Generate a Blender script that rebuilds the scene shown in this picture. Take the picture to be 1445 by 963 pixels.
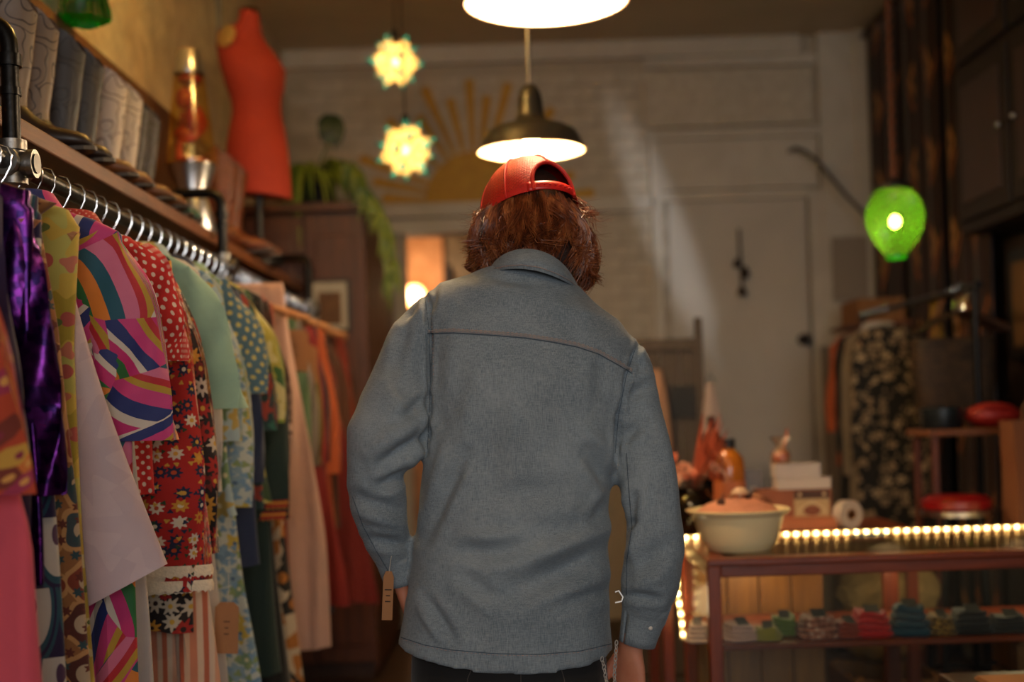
import bpy, bmesh, math, random
import numpy as np
from mathutils import Vector, Matrix, noise as mnoise
from mathutils.bvhtree import BVHTree
random.seed(7); np.random.seed(7)
R = math.radians
scene = bpy.context.scene
C = scene.collection
for o in list(bpy.data.objects): bpy.data.objects.remove(o)

# ------------------------------------------------------------------ camera
FPX, W, H = 1800.0, 1445.0, 963.0
VPX, VPY, ROLL, CAMZ = 724.0, 578.0, 0.032, 1.25
cam_d = bpy.data.cameras.new('camera'); cam = bpy.data.objects.new('camera', cam_d); C.objects.link(cam)
cam_d.sensor_width = 36.0; cam_d.sensor_fit = 'HORIZONTAL'; cam_d.lens = FPX/W*36.0
cam_d.shift_x = -(VPX-W/2)/W; cam_d.shift_y = (VPY-H/2)/W
cam.matrix_world = Matrix.Translation((0,0,CAMZ)) @ Matrix.Rotation(R(90),4,'X') @ Matrix.Rotation(-ROLL,4,'Z')
cam_d.dof.use_dof = True; cam_d.dof.focus_distance = 2.47; cam_d.dof.aperture_fstop = 1.6
cam_d.clip_start = 0.05
scene.camera = cam
def P(px, py, D):
    """a measured point of the photograph, set at its real distance D"""
    dx, dy = px-VPX, py-VPY
    c, s = math.cos(ROLL), math.sin(ROLL)
    return Vector(((dx*c-dy*s)*D/FPX, D, CAMZ-(dy*c+dx*s)*D/FPX))

# ------------------------------------------------------------------ world, daylight, exposure
world = bpy.data.worlds.new('world'); scene.world = world; world.use_nodes = True
wb = world.node_tree.nodes['Background']; wb.inputs[0].default_value = (0.55,0.68,0.9,1); wb.inputs[1].default_value = 0.25
def area_light(name, loc, rot, sx, sy, power, col):
    d = bpy.data.lights.new(name,'AREA'); d.shape='RECTANGLE'; d.size=sx; d.size_y=sy; d.energy=power; d.color=col
    o = bpy.data.objects.new(name,d); C.objects.link(o); o.location=loc; o.rotation_euler=rot; return o
# overcast daylight falling through the shop-front window behind the photographer
area_light('window_daylight', (0.55,-2.92,1.85), (R(90),0,0), 2.6, 1.6, 80.0, (1.0,0.97,0.95))
# a low shaft of daylight that grazes the back wall beside the door
sd = bpy.data.lights.new('daylight_shaft','SPOT'); sd.energy=850; sd.spot_size=R(11); sd.spot_blend=1.0; sd.shadow_soft_size=0.03; sd.color=(0.95,0.97,1.0)
so = bpy.data.objects.new('daylight_shaft', sd); C.objects.link(so)
_p0 = Vector((1.55,-2.7,2.65)); _t = P(935,320,7.45)
_dir = (_t-_p0).normalized(); _q = _dir.to_track_quat('-Z','Y')
_ax = (P(1000,470,7.45)-P(868,140,7.45)).normalized(); _lx = (_q.inverted() @ _ax); _ang = math.atan2(_lx.y,_lx.x)
so.matrix_world = Matrix.Translation(_p0) @ _q.to_matrix().to_4x4() @ Matrix.Rotation(_ang,4,'Z') @ Matrix.Diagonal((1.0,0.17,1.0,1.0))
scene.view_settings.view_transform='Standard'; scene.view_settings.look='None'
scene.view_settings.gamma=1.0; scene.view_settings.use_curve_mapping=False; scene.view_settings.exposure=0.0

# ------------------------------------------------------------------ materials
def hx(s):
    s=s.lstrip('#'); v=[int(s[i:i+2],16)/255 for i in (0,2,4)]
    return tuple((x/12.92 if x<=0.04045 else ((x+0.055)/1.055)**2.4) for x in v)+(1.0,)
class NT:
    def __init__(s,name):
        s.m=bpy.data.materials.new(name); s.m.use_nodes=True; s.t=s.m.node_tree; s.L=s.t.links
        s.b=s.t.nodes['Principled BSDF']; s.out=s.t.nodes['Material Output']
    def set(s,sock,v):
        if v is None: return
        if isinstance(v,bpy.types.NodeSocket): s.L.new(v,sock)
        else:
            if isinstance(v,(tuple,list)) and len(v)==3 and sock.type=='RGBA': v=tuple(v)+(1.0,)
            sock.default_value=v
    def n(s,typ,ins=None,**props):
        nd=s.t.nodes.new(typ)
        for k,v in props.items(): setattr(nd,k,v)
        for k,v in (ins or {}).items(): s.set(nd.inputs[k],v)
        return nd
    def math(s,op,a,b=0.0,c=0.0,clamp=False):
        nd=s.n('ShaderNodeMath',operation=op,use_clamp=clamp); s.set(nd.inputs[0],a); s.set(nd.inputs[1],b); s.set(nd.inputs[2],c); return nd.outputs[0]
    def vm(s,op,a,b=(0,0,0)):
        nd=s.n('ShaderNodeVectorMath',operation=op); s.set(nd.inputs[0],a)
        if op=='SCALE': s.set(nd.inputs['Scale'],b)
        else: s.set(nd.inputs[1],b)
        return nd.outputs['Value'] if op in('LENGTH','DOT_PRODUCT','DISTANCE') else nd.outputs['Vector']
    def mix(s,f,a,b,mode='MIX'):
        nd=s.n('ShaderNodeMix',data_type='RGBA',blend_type=mode); s.set(nd.inputs[0],f); s.set(nd.inputs[6],a); s.set(nd.inputs[7],b); return nd.outputs[2]
    def ramp(s,f,stops,interp='CONSTANT'):
        nd=s.n('ShaderNodeValToRGB'); cr=nd.color_ramp; cr.interpolation=interp
        while len(cr.elements)>1: cr.elements.remove(cr.elements[-1])
        cr.elements[0].position=stops[0][0]; cr.elements[0].color=stops[0][1]
        for p,c in stops[1:]:
            e=cr.elements.new(p); e.color=c
        s.set(nd.inputs[0],f); return nd.outputs[0]
    def pal(s,f,cols): return s.ramp(f,[(i/len(cols),hx(c)) for i,c in enumerate(cols)])
    def sep(s,v):
        nd=s.n('ShaderNodeSeparateXYZ'); s.set(nd.inputs[0],v); return nd.outputs
    def comb(s,x,y,z=0.0):
        nd=s.n('ShaderNodeCombineXYZ'); s.set(nd.inputs[0],x); s.set(nd.inputs[1],y); s.set(nd.inputs[2],z); return nd.outputs[0]
    def coord(s,kind='Object'):
        nd=s.n('ShaderNodeTexCoord'); return nd.outputs[kind]
    def noise(s,v,scale,detail=4.0,rough=0.55,dist=0.0):
        nd=s.n('ShaderNodeTexNoise',{'Vector':v,'Scale':scale,'Detail':detail,'Roughness':rough,'Distortion':dist}); return nd.outputs
    def bump(s,h,strength=0.3,dist=0.01):
        nd=s.n('ShaderNodeBump',{'Height':h,'Strength':strength,'Distance':dist}); s.L.new(nd.outputs[0],s.b.inputs['Normal'])
    def fin(s,col=None,rough=0.6,metal=0.0,**kw):
        s.set(s.b.inputs['Base Color'],col); s.set(s.b.inputs['Roughness'],rough); s.set(s.b.inputs['Metallic'],metal)
        for k,v in kw.items(): s.set(s.b.inputs[k.replace('_',' ')],v)
        return s.m
def plain(name,col,rough=0.6,metal=0.0,var=0.15,vs=14.0,bump=0.0,bs=60.0,**kw):
    t=NT(name); co=t.coord(); c=hx(col) if isinstance(col,str) else col
    dk=tuple(x*(1-var) for x in c[:3])+(1,); lt=tuple(min(1,x*(1+var)) for x in c[:3])+(1,)
    f=t.noise(co,vs)[0]
    if bump: t.bump(t.noise(co,bs,6)[0],bump)
    return t.fin(t.mix(f,dk,lt),rough,metal,**kw)
def wood(name,c1,c2,rough=0.45,axis='Y',scale=1.0,bump=0.12):
    t=NT(name); co=t.coord(); k={'X':(1.2,14,14),'Y':(14,1.2,14),'Z':(14,14,1.2)}[axis]
    v=t.vm('MULTIPLY',co,tuple(a*scale for a in k))
    a=t.noise(v,2.2,6,0.6,0.6)[0]; b=t.noise(v,9.0,4,0.7)[0]
    f=t.math('ADD',t.math('MULTIPLY',a,0.75),t.math('MULTIPLY',b,0.3))
    col=t.ramp(f,[(0.3,hx(c1)),(0.72,hx(c2))],'LINEAR'); t.bump(f,bump); return t.fin(col,rough)
def metal(name,col,rough=0.3): return plain(name,col,rough,1.0,0.08,40.0,0.05,90.0)
def emit(name,col,strength):
    t=NT(name); c=hx(col) if isinstance(col,str) else col
    return t.fin((0.8,0.8,0.8,1),0.5,0.0,Emission_Color=c,Emission_Strength=strength)
# --- woven and printed cloth; UV is laid out in metres on every garment
def _cloth_end(t,col,rough=0.85,weave=900.0,metal=0.0,sheen=0.15):
    uv=t.coord('UV'); n1=t.noise(t.vm('MULTIPLY',uv,(1,0.35,1)),weave,2)[0]; n2=t.noise(uv,22.0,3)[0]
    col=t.mix(1.0,col,(0.72,0.70,0.68,1),'MULTIPLY'); col=t.mix(t.math('MULTIPLY',n2,0.35),col,t.mix(1.0,col,(0.62,0.6,0.6,1),'MULTIPLY'))
    t.bump(t.math('ADD',t.math('MULTIPLY',n1,0.3),n2),0.22,0.004)
    return t.fin(col,rough,metal,Sheen_Weight=sheen)
def cloth(name,col,**kw):
    t=NT(name); return _cloth_end(t,hx(col),**kw)
def _flower(t,uv,base,cols,scale,R1=0.36,R2=0.12,petals=5,amp=0.28,rnd=0.55,density=0.0,centre=None,ring=None,off=(0,0,0)):
    v=t.vm('ADD',uv,off)
    vo=t.n('ShaderNodeTexVoronoi',{'Vector':v,'Scale':scale,'Randomness':rnd},voronoi_dimensions='2D')
    d=vo.outputs['Distance']; rc=t.sep(vo.outputs['Color'])
    df=t.sep(t.vm('SUBTRACT',v,vo.outputs['Position']))
    ang=t.math('ADD',t.math('ARCTAN2',df[1],df[0]),t.math('MULTIPLY',rc[2],6.28))
    r=t.math('MULTIPLY',d,t.math('ADD',1.0,t.math('MULTIPLY',t.math('COSINE',t.math('MULTIPLY',ang,float(petals))),amp)))
    on=t.math('GREATER_THAN',rc[1],density)
    pc=t.pal(rc[0],cols)
    if ring: base=t.mix(t.math('MULTIPLY',t.math('LESS_THAN',r,R1*1.28),on),base,hx(ring))
    out=t.mix(t.math('MULTIPLY',t.math('LESS_THAN',r,R1),on),base,pc)
    if centre: out=t.mix(t.math('MULTIPLY',t.math('LESS_THAN',d,R2),on),out,t.pal(rc[2],centre))
    return out
def floral(name,base,layers,rough=0.85,**kw):
    t=NT(name); uv=t.coord('UV'); col=hx(base)
    for i,l in enumerate(layers):
        l=dict(l); col=_flower(t,uv,col,l.pop('cols'),l.pop('scale'),off=(i*0.37,i*0.21,0),**l)
    return _cloth_end(t,col,rough,**kw)
def dots(name,base,dot,scale,R1=0.2,ang=45.0):
    t=NT(name); uv=t.coord('UV')
    mp=t.n('ShaderNodeMapping',{'Vector':uv,'Rotation':(0,0,R(ang))}).outputs[0]
    return _cloth_end(t,_flower(t,mp,hx(base),[dot],scale,R1,amp=0.0,rnd=0.0))
def stripes(name,cols,freq,ang=0.0,wob=0.0):
    t=NT(name); uv=t.coord('UV'); mp=t.n('ShaderNodeMapping',{'Vector':uv,'Rotation':(0,0,R(ang))}).outputs[0]
    x=t.sep(mp)[0]
    if wob: x=t.math('ADD',x,t.math('MULTIPLY',t.noise(uv,9.0)[0],wob))
    return _cloth_end(t,t.pal(t.math('FRACT',t.math('MULTIPLY',x,freq)),cols))
def pucci(name,cols):
    """large swirling patches of bold bands running in different directions"""
    t=NT(name); uv=t.coord('UV'); nz=t.noise(uv,3.0,1)[1]
    v=t.vm('ADD',uv,t.vm('SCALE',t.vm('SUBTRACT',nz,(0.5,0.5,0.5)),0.12))
    vo=t.n('ShaderNodeTexVoronoi',{'Vector':v,'Scale':8.2,'Randomness':0.9},voronoi_dimensions='2D')
    rc=t.sep(vo.outputs['Color']); a=t.math('MULTIPLY',rc[0],6.28)
    p=t.sep(t.vm('SUBTRACT',v,vo.outputs['Position']))
    x=t.math('ADD',t.math('MULTIPLY',p[0],t.math('COSINE',a)),t.math('MULTIPLY',p[1],t.math('SINE',a)))
    y=t.math('SUBTRACT',t.math('MULTIPLY',p[1],t.math('COSINE',a)),t.math('MULTIPLY',p[0],t.math('SINE',a)))
    f=t.math('FRACT',t.math('ADD',t.math('MULTIPLY',t.math('ADD',x,t.math('MULTIPLY',t.math('MULTIPLY',y,y),2.2)),5.4),rc[1]))
    return _cloth_end(t,t.ramp(f,cols),0.7)
def ogee(name,bg,fill,line,mark):
    t=NT(name); uv=t.sep(t.coord('UV'))
    x=t.math('MULTIPLY',uv[0],14.0); y=t.math('MULTIPLY',uv[1],8.5)
    row=t.math('FLOOR',y); xo=t.math('ADD',x,t.math('MULTIPLY',t.math('MODULO',row,2.0),0.5))
    fx=t.math('SUBTRACT',t.math('FRACT',xo),0.5); fy=t.math('SUBTRACT',t.math('FRACT',y),0.75)
    d=t.math('SQRT',t.math('ADD',t.math('MULTIPLY',fx,t.math('MULTIPLY',fx,1.3)),t.math('MULTIPLY',fy,t.math('MULTIPLY',fy,0.45))))
    col=t.ramp(d,[(0,hx(mark)),(0.10,hx(fill)),(0.40,hx(line)),(0.47,hx(bg)),(0.52,hx(line)),(0.58,hx(bg))])
    return _cloth_end(t,col)
def sequin(name,col):
    t=NT(name); uv=t.coord('UV')
    vo=t.n('ShaderNodeTexVoronoi',{'Vector':uv,'Scale':95.0,'Randomness':0.5},voronoi_dimensions='2D')
    g=t.sep(vo.outputs['Color'])[0]; t.bump(g,1.0,0.06)
    return t.fin(t.mix(g,hx(col),hx('#5a1a6a')),0.25,0.85)

# ------------------------------------------------------------------ mesh helpers
class MB:
    def __init__(s): s.v=[]; s.f=[]; s.uv=[]
    def add(s,vs,fs,uvs=None):
        b=len(s.v); s.v+= [tuple(p) for p in vs]; s.f+=[tuple(i+b for i in f) for f in fs]
        s.uv += list(uvs) if uvs is not None else [(p[0],p[2]) for p in vs]
        return s
    def box(s,c,d,rot=None):
        c=Vector(c); vs=[]
        for z in(-.5,.5):
            for x,y in((-.5,-.5),(.5,-.5),(.5,.5),(-.5,.5)):
                p=Vector((x*d[0],y*d[1],z*d[2]))
                if rot is not None: p=rot@p
                vs.append(c+p)
        return s.add(vs,[(3,2,1,0),(4,5,6,7),(0,1,5,4),(1,2,6,5),(2,3,7,6),(3,0,4,7)])
    def loft(s,rings,caps=True,closed=True,uvs=None):
        n=len(rings[0]); vs=[p for r in rings for p in r]; fs=[]
        for i in range(len(rings)-1):
            for j in range(n if closed else n-1):
                k=(j+1)%n; fs.append((i*n+j,i*n+k,(i+1)*n+k,(i+1)*n+j))
        if caps and closed: fs.append(tuple(reversed(range(n)))); fs.append(tuple(range((len(rings)-1)*n,len(rings)*n)))
        return s.add(vs,fs,uvs)
    def tube(s,pts,rad,n=8,caps=True,flat=1.0,up=None):
        pts=[Vector(p) for p in pts]; m=len(pts)
        rad=[rad]*m if not isinstance(rad,(list,tuple)) else rad
        t0=(pts[1]-pts[0]).normalized(); a=Vector(up) if up else (Vector((0,0,1)) if abs(t0.z)<0.9 else Vector((1,0,0)))
        rings=[]
        for i,p in enumerate(pts):
            t=(pts[min(i+1,m-1)]-pts[max(i-1,0)])
            t=t.normalized() if t.length>1e-9 else t0
            a=(a-t*a.dot(t)); a=a.normalized() if a.length>1e-6 else Vector((1,0,0)); b=t.cross(a)
            rings.append([p+a*(rad[i]*math.cos(q)*flat)+b*(rad[i]*math.sin(q)) for q in [2*math.pi*k/n for k in range(n)]])
        return s.loft(rings,caps)
    def lathe(s,prof,n=32,c=(0,0,0),caps=False,wob=None):
        c=Vector(c); rings=[]
        for r,z in prof:
            rings.append([c+Vector((r*math.cos(q)*(wob(q,z) if wob else 1),r*math.sin(q)*(wob(q,z) if wob else 1),z)) for q in [2*math.pi*k/n for k in range(n)]])
        return s.loft(rings,caps)
    def ell(s,c,r,n=16,m=10,rot=None,fn=None):
        c=Vector(c); rings=[]
        for i in range(m+1):
            th=math.pi*(0.001+0.998*i/m); ring=[]
            for j in range(n):
                q=2*math.pi*j/n; d=Vector((math.sin(th)*math.cos(q),math.sin(th)*math.sin(q),-math.cos(th)))
                k=fn(d) if fn else 1.0
                p=Vector((d.x*r[0]*k,d.y*r[1]*k,d.z*r[2]*k))
                if rot is not None: p=rot@p
                ring.append(c+p)
            rings.append(ring)
        return s.loft(rings,True)
    def prism(s,outline,y0,y1,map=None):
        n=len(outline); vs=[(x,y0,z) for x,z in outline]+[(x,y1,z) for x,z in outline]
        fs=[tuple(range(n)),tuple(reversed(range(n,2*n)))]+[(i,i+n,(i+1)%n+n,(i+1)%n) for i in range(n)]
        return s.add(vs,fs)
    def build(s,name,m,parent=None,loc=None,smooth=True,bevel=0.0,origin=None):
        me=bpy.data.meshes.new(name)
        v=s.v
        if origin is not None: v=[(p[0]-origin[0],p[1]-origin[1],p[2]-origin[2]) for p in v]
        me.from_pydata(v,[],s.f); me.materials.append(m)
        ul=me.uv_layers.new(name='UVMap')
        li=np.empty(len(me.loops),dtype=np.int32); me.loops.foreach_get('vertex_index',li)
        ul.data.foreach_set('uv',np.array(s.uv,dtype=np.float32)[li].ravel())
        bm=bmesh.new(); bm.from_mesh(me); bmesh.ops.recalc_face_normals(bm,faces=bm.faces); bm.to_mesh(me); bm.free()
        o=bpy.data.objects.new(name,me); C.objects.link(o)
        if smooth:
            for p in me.polygons: p.use_smooth=True
            try: me.set_sharp_from_angle(angle=R(42))
            except Exception: pass
        if parent is not None: o.parent=parent
        if loc is not None: o.location=loc
        if bevel>0:
            b=o.modifiers.new('bevel','BEVEL'); b.width=bevel; b.segments=2; b.limit_method='ANGLE'
        return o
def tag(o,label,cat,group=None):
    o['label']=label; o['category']=cat
    if group: o['group']=group
    return o
def thing(name,loc,label,cat,group=None,rz=0.0):
    o=bpy.data.objects.new(name,None); C.objects.link(o); o.location=loc; o.rotation_euler=(0,0,rz); o.empty_display_size=0.05
    return tag(o,label,cat,group)
def struct(name,mb,m,**kw):
    o=mb.build(name,m,**kw); 
    if kw.get('parent') is None: o['kind']='structure'
    return o
def cp(o,parent,loc=None,rot=None,scale=None,name=None):
    c=o.copy(); C.objects.link(c); c.parent=parent
    if loc is not None: c.location=loc
    if rot is not None: c.rotation_euler=rot
    if scale is not None: c.scale=scale
    return c
def point(name,loc,power,col,size=0.04,parent=None):
    d=bpy.data.lights.new(name,'POINT'); d.energy=power; d.color=col; d.shadow_soft_size=size
    o=bpy.data.objects.new(name,d); C.objects.link(o); o.location=loc
    if parent is not None: o.parent=parent
    return o
def lerp(a,b,t): return a+(b-a)*t
def interp(x,xs,ys): return float(np.interp(x,xs,ys))
def fbm(v,o=3): return mnoise.fractal(Vector(v),1.0,2.0,o)
# ================================================================== the room
XL, XR, YF, YB, ZC = -1.28, 2.16, -3.0, 7.45, 3.38
def plaster(name,c1,c2,bump=0.35,sc=6.0):
    t=NT(name); co=t.coord(); a=t.noise(co,sc,7,0.62,0.8)[0]; b=t.noise(co,sc*7,4)[0]
    t.bump(t.math('ADD',a,t.math('MULTIPLY',b,0.35)),bump,0.03)
    return t.fin(t.ramp(a,[(0.32,hx(c1)),(0.68,hx(c2))],'LINEAR'),0.55)
M_plaster=plaster('trowelled_tan_plaster','#b4a084','#d8c8a8',0.9,9.0)
M_ceil=plaster('cream_ceiling_paint','#c4b090','#d0bc9a',0.06,2.0)
M_white=plaster('aged_white_paint','#b5aca0','#c8c0b4',0.12,3.0)
M_brick=plaster('white_painted_brick','#b4a898','#ccc2b2',0.35,18.0)
M_door=plaster('grey_white_door_paint','#b4aca2','#c0b8ae',0.08,2.0)
M_floor=wood('dark_floor_boards','#1f130c','#3b2616',0.5,'Y')
M_darkwood=wood('dark_walnut','#1d0f08','#3a2012',0.4,'Z')
M_closet=wood('reddish_brown_panel_wood','#341708','#5e2f14',0.5,'Z')
M_shelfwood=wood('stained_shelf_board','#4a2410','#7a4620',0.55,'Y')
M_ledge=wood('brown_backboard','#4a2c10','#5d3916',0.55,'Y')
M_blackpipe=plain('black_iron_pipe','#0c0b0b',0.35,0.6,0.2,60,0.1)
M_galv=plain('galvanised_fitting','#8c8a86',0.38,1.0,0.2,50,0.15)
M_chrome=metal('bright_chrome','#d8d8d8',0.15)
M_steel=metal('brushed_steel','#b4b4b6',0.3)
M_black=plain('matt_black','#0d0c0c',0.5)
M_gold=plaster('ochre_wall_paint','#ac7c12','#c6961e',0.2,14.0)

struct('floor',MB().box(((XL+XR)/2,3.3,-0.05),(XR-XL+0.4+0.4,13.0,0.1)),M_floor,smooth=False)
struct('ceiling',MB().box(((XL+XR)/2,2.25,ZC+0.05),(XR-XL+0.4,10.9,0.1)),M_ceil,smooth=False)
struct('wall_left',MB().box((XL-0.06,2.25,ZC/2),(0.12,10.9,ZC)),M_plaster,smooth=False)
struct('wall_right',MB().box((XR+0.06,2.25,ZC/2),(0.12,10.9,ZC)),plaster('dim_brown_wall','#2e2019','#3a2a20',0.15),smooth=False)
# front wall with the shop window behind the photographer
wf=MB(); wx0,wx1,wz0,wz1=-0.8,1.9,0.85,2.65
wf.box(((XL+wx0)/2,YF-0.06,ZC/2),(wx0-XL,0.12,ZC)).box(((XR+wx1)/2,YF-0.06,ZC/2),(XR-wx1,0.12,ZC))
wf.box(((wx0+wx1)/2,YF-0.06,wz0/2),(wx1-wx0,0.12,wz0)).box(((wx0+wx1)/2,YF-0.06,(wz1+ZC)/2),(wx1-wx0,0.12,ZC-wz1))
struct('wall_front',wf,M_white,smooth=False)
w1=MB()
for x in (wx0+0.03,(wx0+wx1)/2,wx1-0.03): w1.box((x,YF-0.06,(wz0+wz1)/2),(0.06,0.09,wz1-wz0))
for z in (wz0+0.03,wz1-0.03): w1.box(((wx0+wx1)/2,YF-0.06,z),(wx1-wx0,0.085,0.06))
struct('window_1',w1,M_darkwood,smooth=False)
# back wall around the doorway into the lit side room
ox0,ox1,oz=-0.60,0.22,2.29
wbk=MB(); yb=YB+0.02+0.06
wbk.box(((XL+ox0)/2,yb,ZC/2),(ox0-XL,0.12,ZC)).box(((XR+ox1)/2,yb,ZC/2),(XR-ox1,0.12,ZC)).box(((ox0+ox1)/2,yb,(oz+ZC)/2),(ox1-ox0,0.12,ZC-oz))
wall_back=struct('wall_back',wbk,plain('grey_mortar_paint','#b0a494',0.8,0,0.12,20,0.2),smooth=False)
# bricks, whitewashed: courses proud of the joints
bw,bh=0.226,0.078
bm0=MB().box((0,0,0),(bw-0.009,0.03,bh-0.008)); brick=None; k=0
for r in range(60):
    z=1.18+bh*(r+0.5)
    if z>3.26-bh/2: break
    for cidx in range(-1,12):
        x=XL+0.02+bw*(cidx+(0.5 if r%2 else 0.0))+bw/2
        if x<XL+0.1 or x>0.93: continue
        if z<2.5 and x<ox1+0.13: continue
        if brick is None:
            brick=bm0.build('brick',M_brick,parent=wall_back,smooth=False,bevel=0.004); b=brick
        else: b=cp(brick,wall_back)
        b.location=(x,YB+0.027-random.uniform(0,0.004),z); b.rotation_euler=(0,random.uniform(-.008,.008),random.uniform(-.01,.01))
# boards and mouldings on the back wall (crown, lintel, frame round the upper panel)
def zt(py,px=700): return P(px,py,YB).z
def xt(px,py): return P(px,py,YB).x
def trim(name,x0,x1,z0,z1,d,m=M_white,y=YB): return struct(name,MB().box(((x0+x1)/2,y-d/2+0.02,(z0+z1)/2),(x1-x0,d,z1-z0)),m,smooth=False,bevel=0.004)
trim('trim_1',XL,XR-0.42,3.275,ZC,0.05)
trim('trim_2',XL,0.86,2.385,2.465,0.06)
trim('trim_3',ox0-0.08,ox1+0.09,2.29,2.375,0.05)
trim('trim_4',ox1,ox1+0.09,0,2.29,0.05)
pX0=xt(1152,120)
trim('trim_5',pX0,XR-0.02,0,ZC,0.07)                        # wide white pilaster by the corner
trim('trim_6',XR-0.12,XR-0.02,0,ZC,0.10)
trim('trim_7',0.82,pX0,zt(197,1020),zt(184,1020),0.07)       # moulding over the door
trim('trim_8',0.84,pX0-0.01,zt(268,1020),zt(197,1020)-0.0,0.045)  # flat panel above the door
trim('trim_9',0.84,0.905,0,zt(198,930),0.06)                 # door casing
trim('trim_10',xt(1143,400),pX0,0,zt(270,1145),0.06)
trim('trim_11',0.905,xt(1143,400),zt(283,1030),zt(269,1030),0.05)
trim('trim_12',0.82,pX0,3.21,3.275,0.035)
panel=trim('trim_13',0.82,pX0-0.03,zt(178,1020),3.19,0.04,M_brick)
dX0,dX1,dZ=xt(943,400),xt(1139,400),zt(284,1030)
door=struct('door_1',MB().box(((dX0+dX1)/2,YB-0.012,dZ/2),(dX1-dX0-0.008,0.04,dZ)),M_door,smooth=False,bevel=0.003)
kp=P(1131,480,YB)
kb=MB(); rot=Matrix.Rotation(R(90),3,'X')
kb.lathe([(0.001,0),(0.033,0),(0.033,0.006),(0.012,0.01),(0.012,0.04),(0.03,0.05),(0.034,0.065),(0.025,0.078),(0.001,0.08)],24)
kb.v=[tuple(rot@Vector(p)+Vector((kp.x,YB-0.032,kp.z))) for p in kb.v]
kb.build('door_knob',plain('dark_bronze','#2a211b',0.35,0.8),parent=door)
# wooden board behind the boots on the left wall
struct('trim_14',MB().box((XL+0.02,3.3,2.13),(0.04,5.4,0.535)),M_ledge,smooth=False,bevel=0.003)
# dim side room seen through the doorway
sr=MB(); sr.box((-0.9,9.6,1.3),(3.2,0.1,2.8)); struct('wall_side_room',sr,plaster('peach_lit_brick','#b98a66','#d6a884',0.4,9.0),smooth=False)
struct('wall_side_room_left',MB().box((-1.6,8.6,1.3),(0.1,1.95,2.8)),M_plaster,smooth=False)
struct('wall_side_room_right',MB().box((0.75,8.6,1.3),(0.1,1.95,2.8)),M_plaster,smooth=False)
struct('ceiling_side_room',MB().box((-0.4,8.62,2.75),(2.5,2.05,0.1)),M_ceil,smooth=False)
struct('door_2',MB().box((P(636,370,8.1).x,8.05,1.07),(0.05,0.7,2.14)),M_darkwood,smooth=False,bevel=0.004)
g=P(578,400,8.6); t=thing('wall_globe_lamp',(g.x-0.03,9.5,g.z-0.02),'glowing globe lamp on the peach wall of the side room','lamp')
MB().lathe([(0.001,-0.02),(0.05,-0.02),(0.05,0.0),(0.02,0.02),(0.02,0.05)],20).build('wall_plate',M_steel,parent=t).rotation_euler=(R(90),0,0)
MB().ell((0,-0.13,0),(0.085,0.085,0.085),20,14).build('globe',emit('warm_globe','#ffb060',9.0),parent=t)
point('globe_light',(0,-0.28,0.0),15.0,(1.0,0.62,0.32),0.08,t)
f=P(655,360,9.2); pf=thing('framed_print',(f.x,9.53,f.z),'grey framed print on the side room wall beyond the doorway','picture')
MB().box((0,0,0),(0.34,0.03,0.5)).build('frame',M_darkwood,parent=pf,smooth=False,bevel=0.004)
MB().box((0,-0.017,0),(0.28,0.006,0.44)).build('print',plain('grey_print','#7a7266',0.7,0,0.4,9),parent=pf,smooth=False)

# ------------------------------------------------------------------ sunburst painted on the brick wall
sc=P(672,285,YB); sun=thing('sunburst_mural',(sc.x,YB+0.004,2.468),'ochre half sun with long rays painted on white brick wall','mural')
def flat(outl,d=0.004): return MB().prism(outl,-0.004,0.002)
n=40; flat([(0.30*math.cos(math.pi*i/n),0.30*math.sin(math.pi*i/n)) for i in range(n+1)]).build('sun_disc',M_gold,parent=sun,smooth=False)
tips=[(542,280),(529,256),(510,224),(549,171),(592,165),(599,125),(635,141),(662,114),(687,137),(717,119),(745,150),(779,155),(795,205),(808,247),(837,272)]
for tx,ty in tips:
    q=P(tx,ty,YB); dx,dz=q.x-sc.x,max(q.z-2.468,0.028); L=math.hypot(dx,dz); ux,uz=dx/L,dz/L
    w0,w1_=0.014,0.030
    flat([(ux*.305-uz*-w0,max(.001,uz*.305+ux*-w0)),(ux*L-uz*-w1_,max(.001,uz*L+ux*-w1_)),(ux*(L+.015),uz*(L+.015)),(ux*L-uz*w1_,uz*L+ux*w1_),(ux*.305-uz*w0,uz*.305+ux*w0)]).build('ray',M_gold,parent=sun,smooth=False)

# ------------------------------------------------------------------ panelled closet in the back left corner
cX1,cY0,cZ=-0.672,6.02,2.253
cl=thing('panelled_closet',((XL+cX1)/2,(cY0+YB)/2,0),'tall reddish brown panelled wardrobe in the back left corner','wardrobe')
ccx,ccy=(XL+cX1)/2,(cY0+YB)/2
def cbox(name,x0,x1,y0,y1,z0,z1,m=M_closet,bev=0.004): return MB().box(((x0+x1)/2-ccx,(y0+y1)/2-ccy,(z0+z1)/2),(x1-x0,y1-y0,z1-z0)).build(name,m,parent=cl,smooth=False,bevel=bev)
cbox('carcass',XL+0.03,cX1-0.02,cY0+0.02,YB-0.08,0,cZ-0.04,M_darkwood)
cbox('top_board',XL+0.01,cX1+0.02,cY0-0.02,YB-0.06,cZ-0.04,cZ)
for i in range(2):
    a=XL+0.03+i*0.29
    d=cbox('door_panel',a+0.004,a+0.284,cY0-0.005,cY0+0.02,0.08,cZ-0.06)
    for (x0,x1,z0,z1) in ((a+.05,a+.24,0.16,1.1),(a+.05,a+.24,1.2,2.1)):
        p=MB().box(((x0+x1)/2-ccx,cY0-0.008-ccy,(z0+z1)/2),(x1-x0,0.012,z1-z0)).build('raised_panel',M_closet,parent=d,smooth=False,bevel=0.006)
    MB().ell((a+(0.255 if i==0 else 0.03)-ccx,cY0-0.02-ccy,1.63),(0.014,0.014,0.014),12,8).build('knob',M_steel,parent=d)
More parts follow.
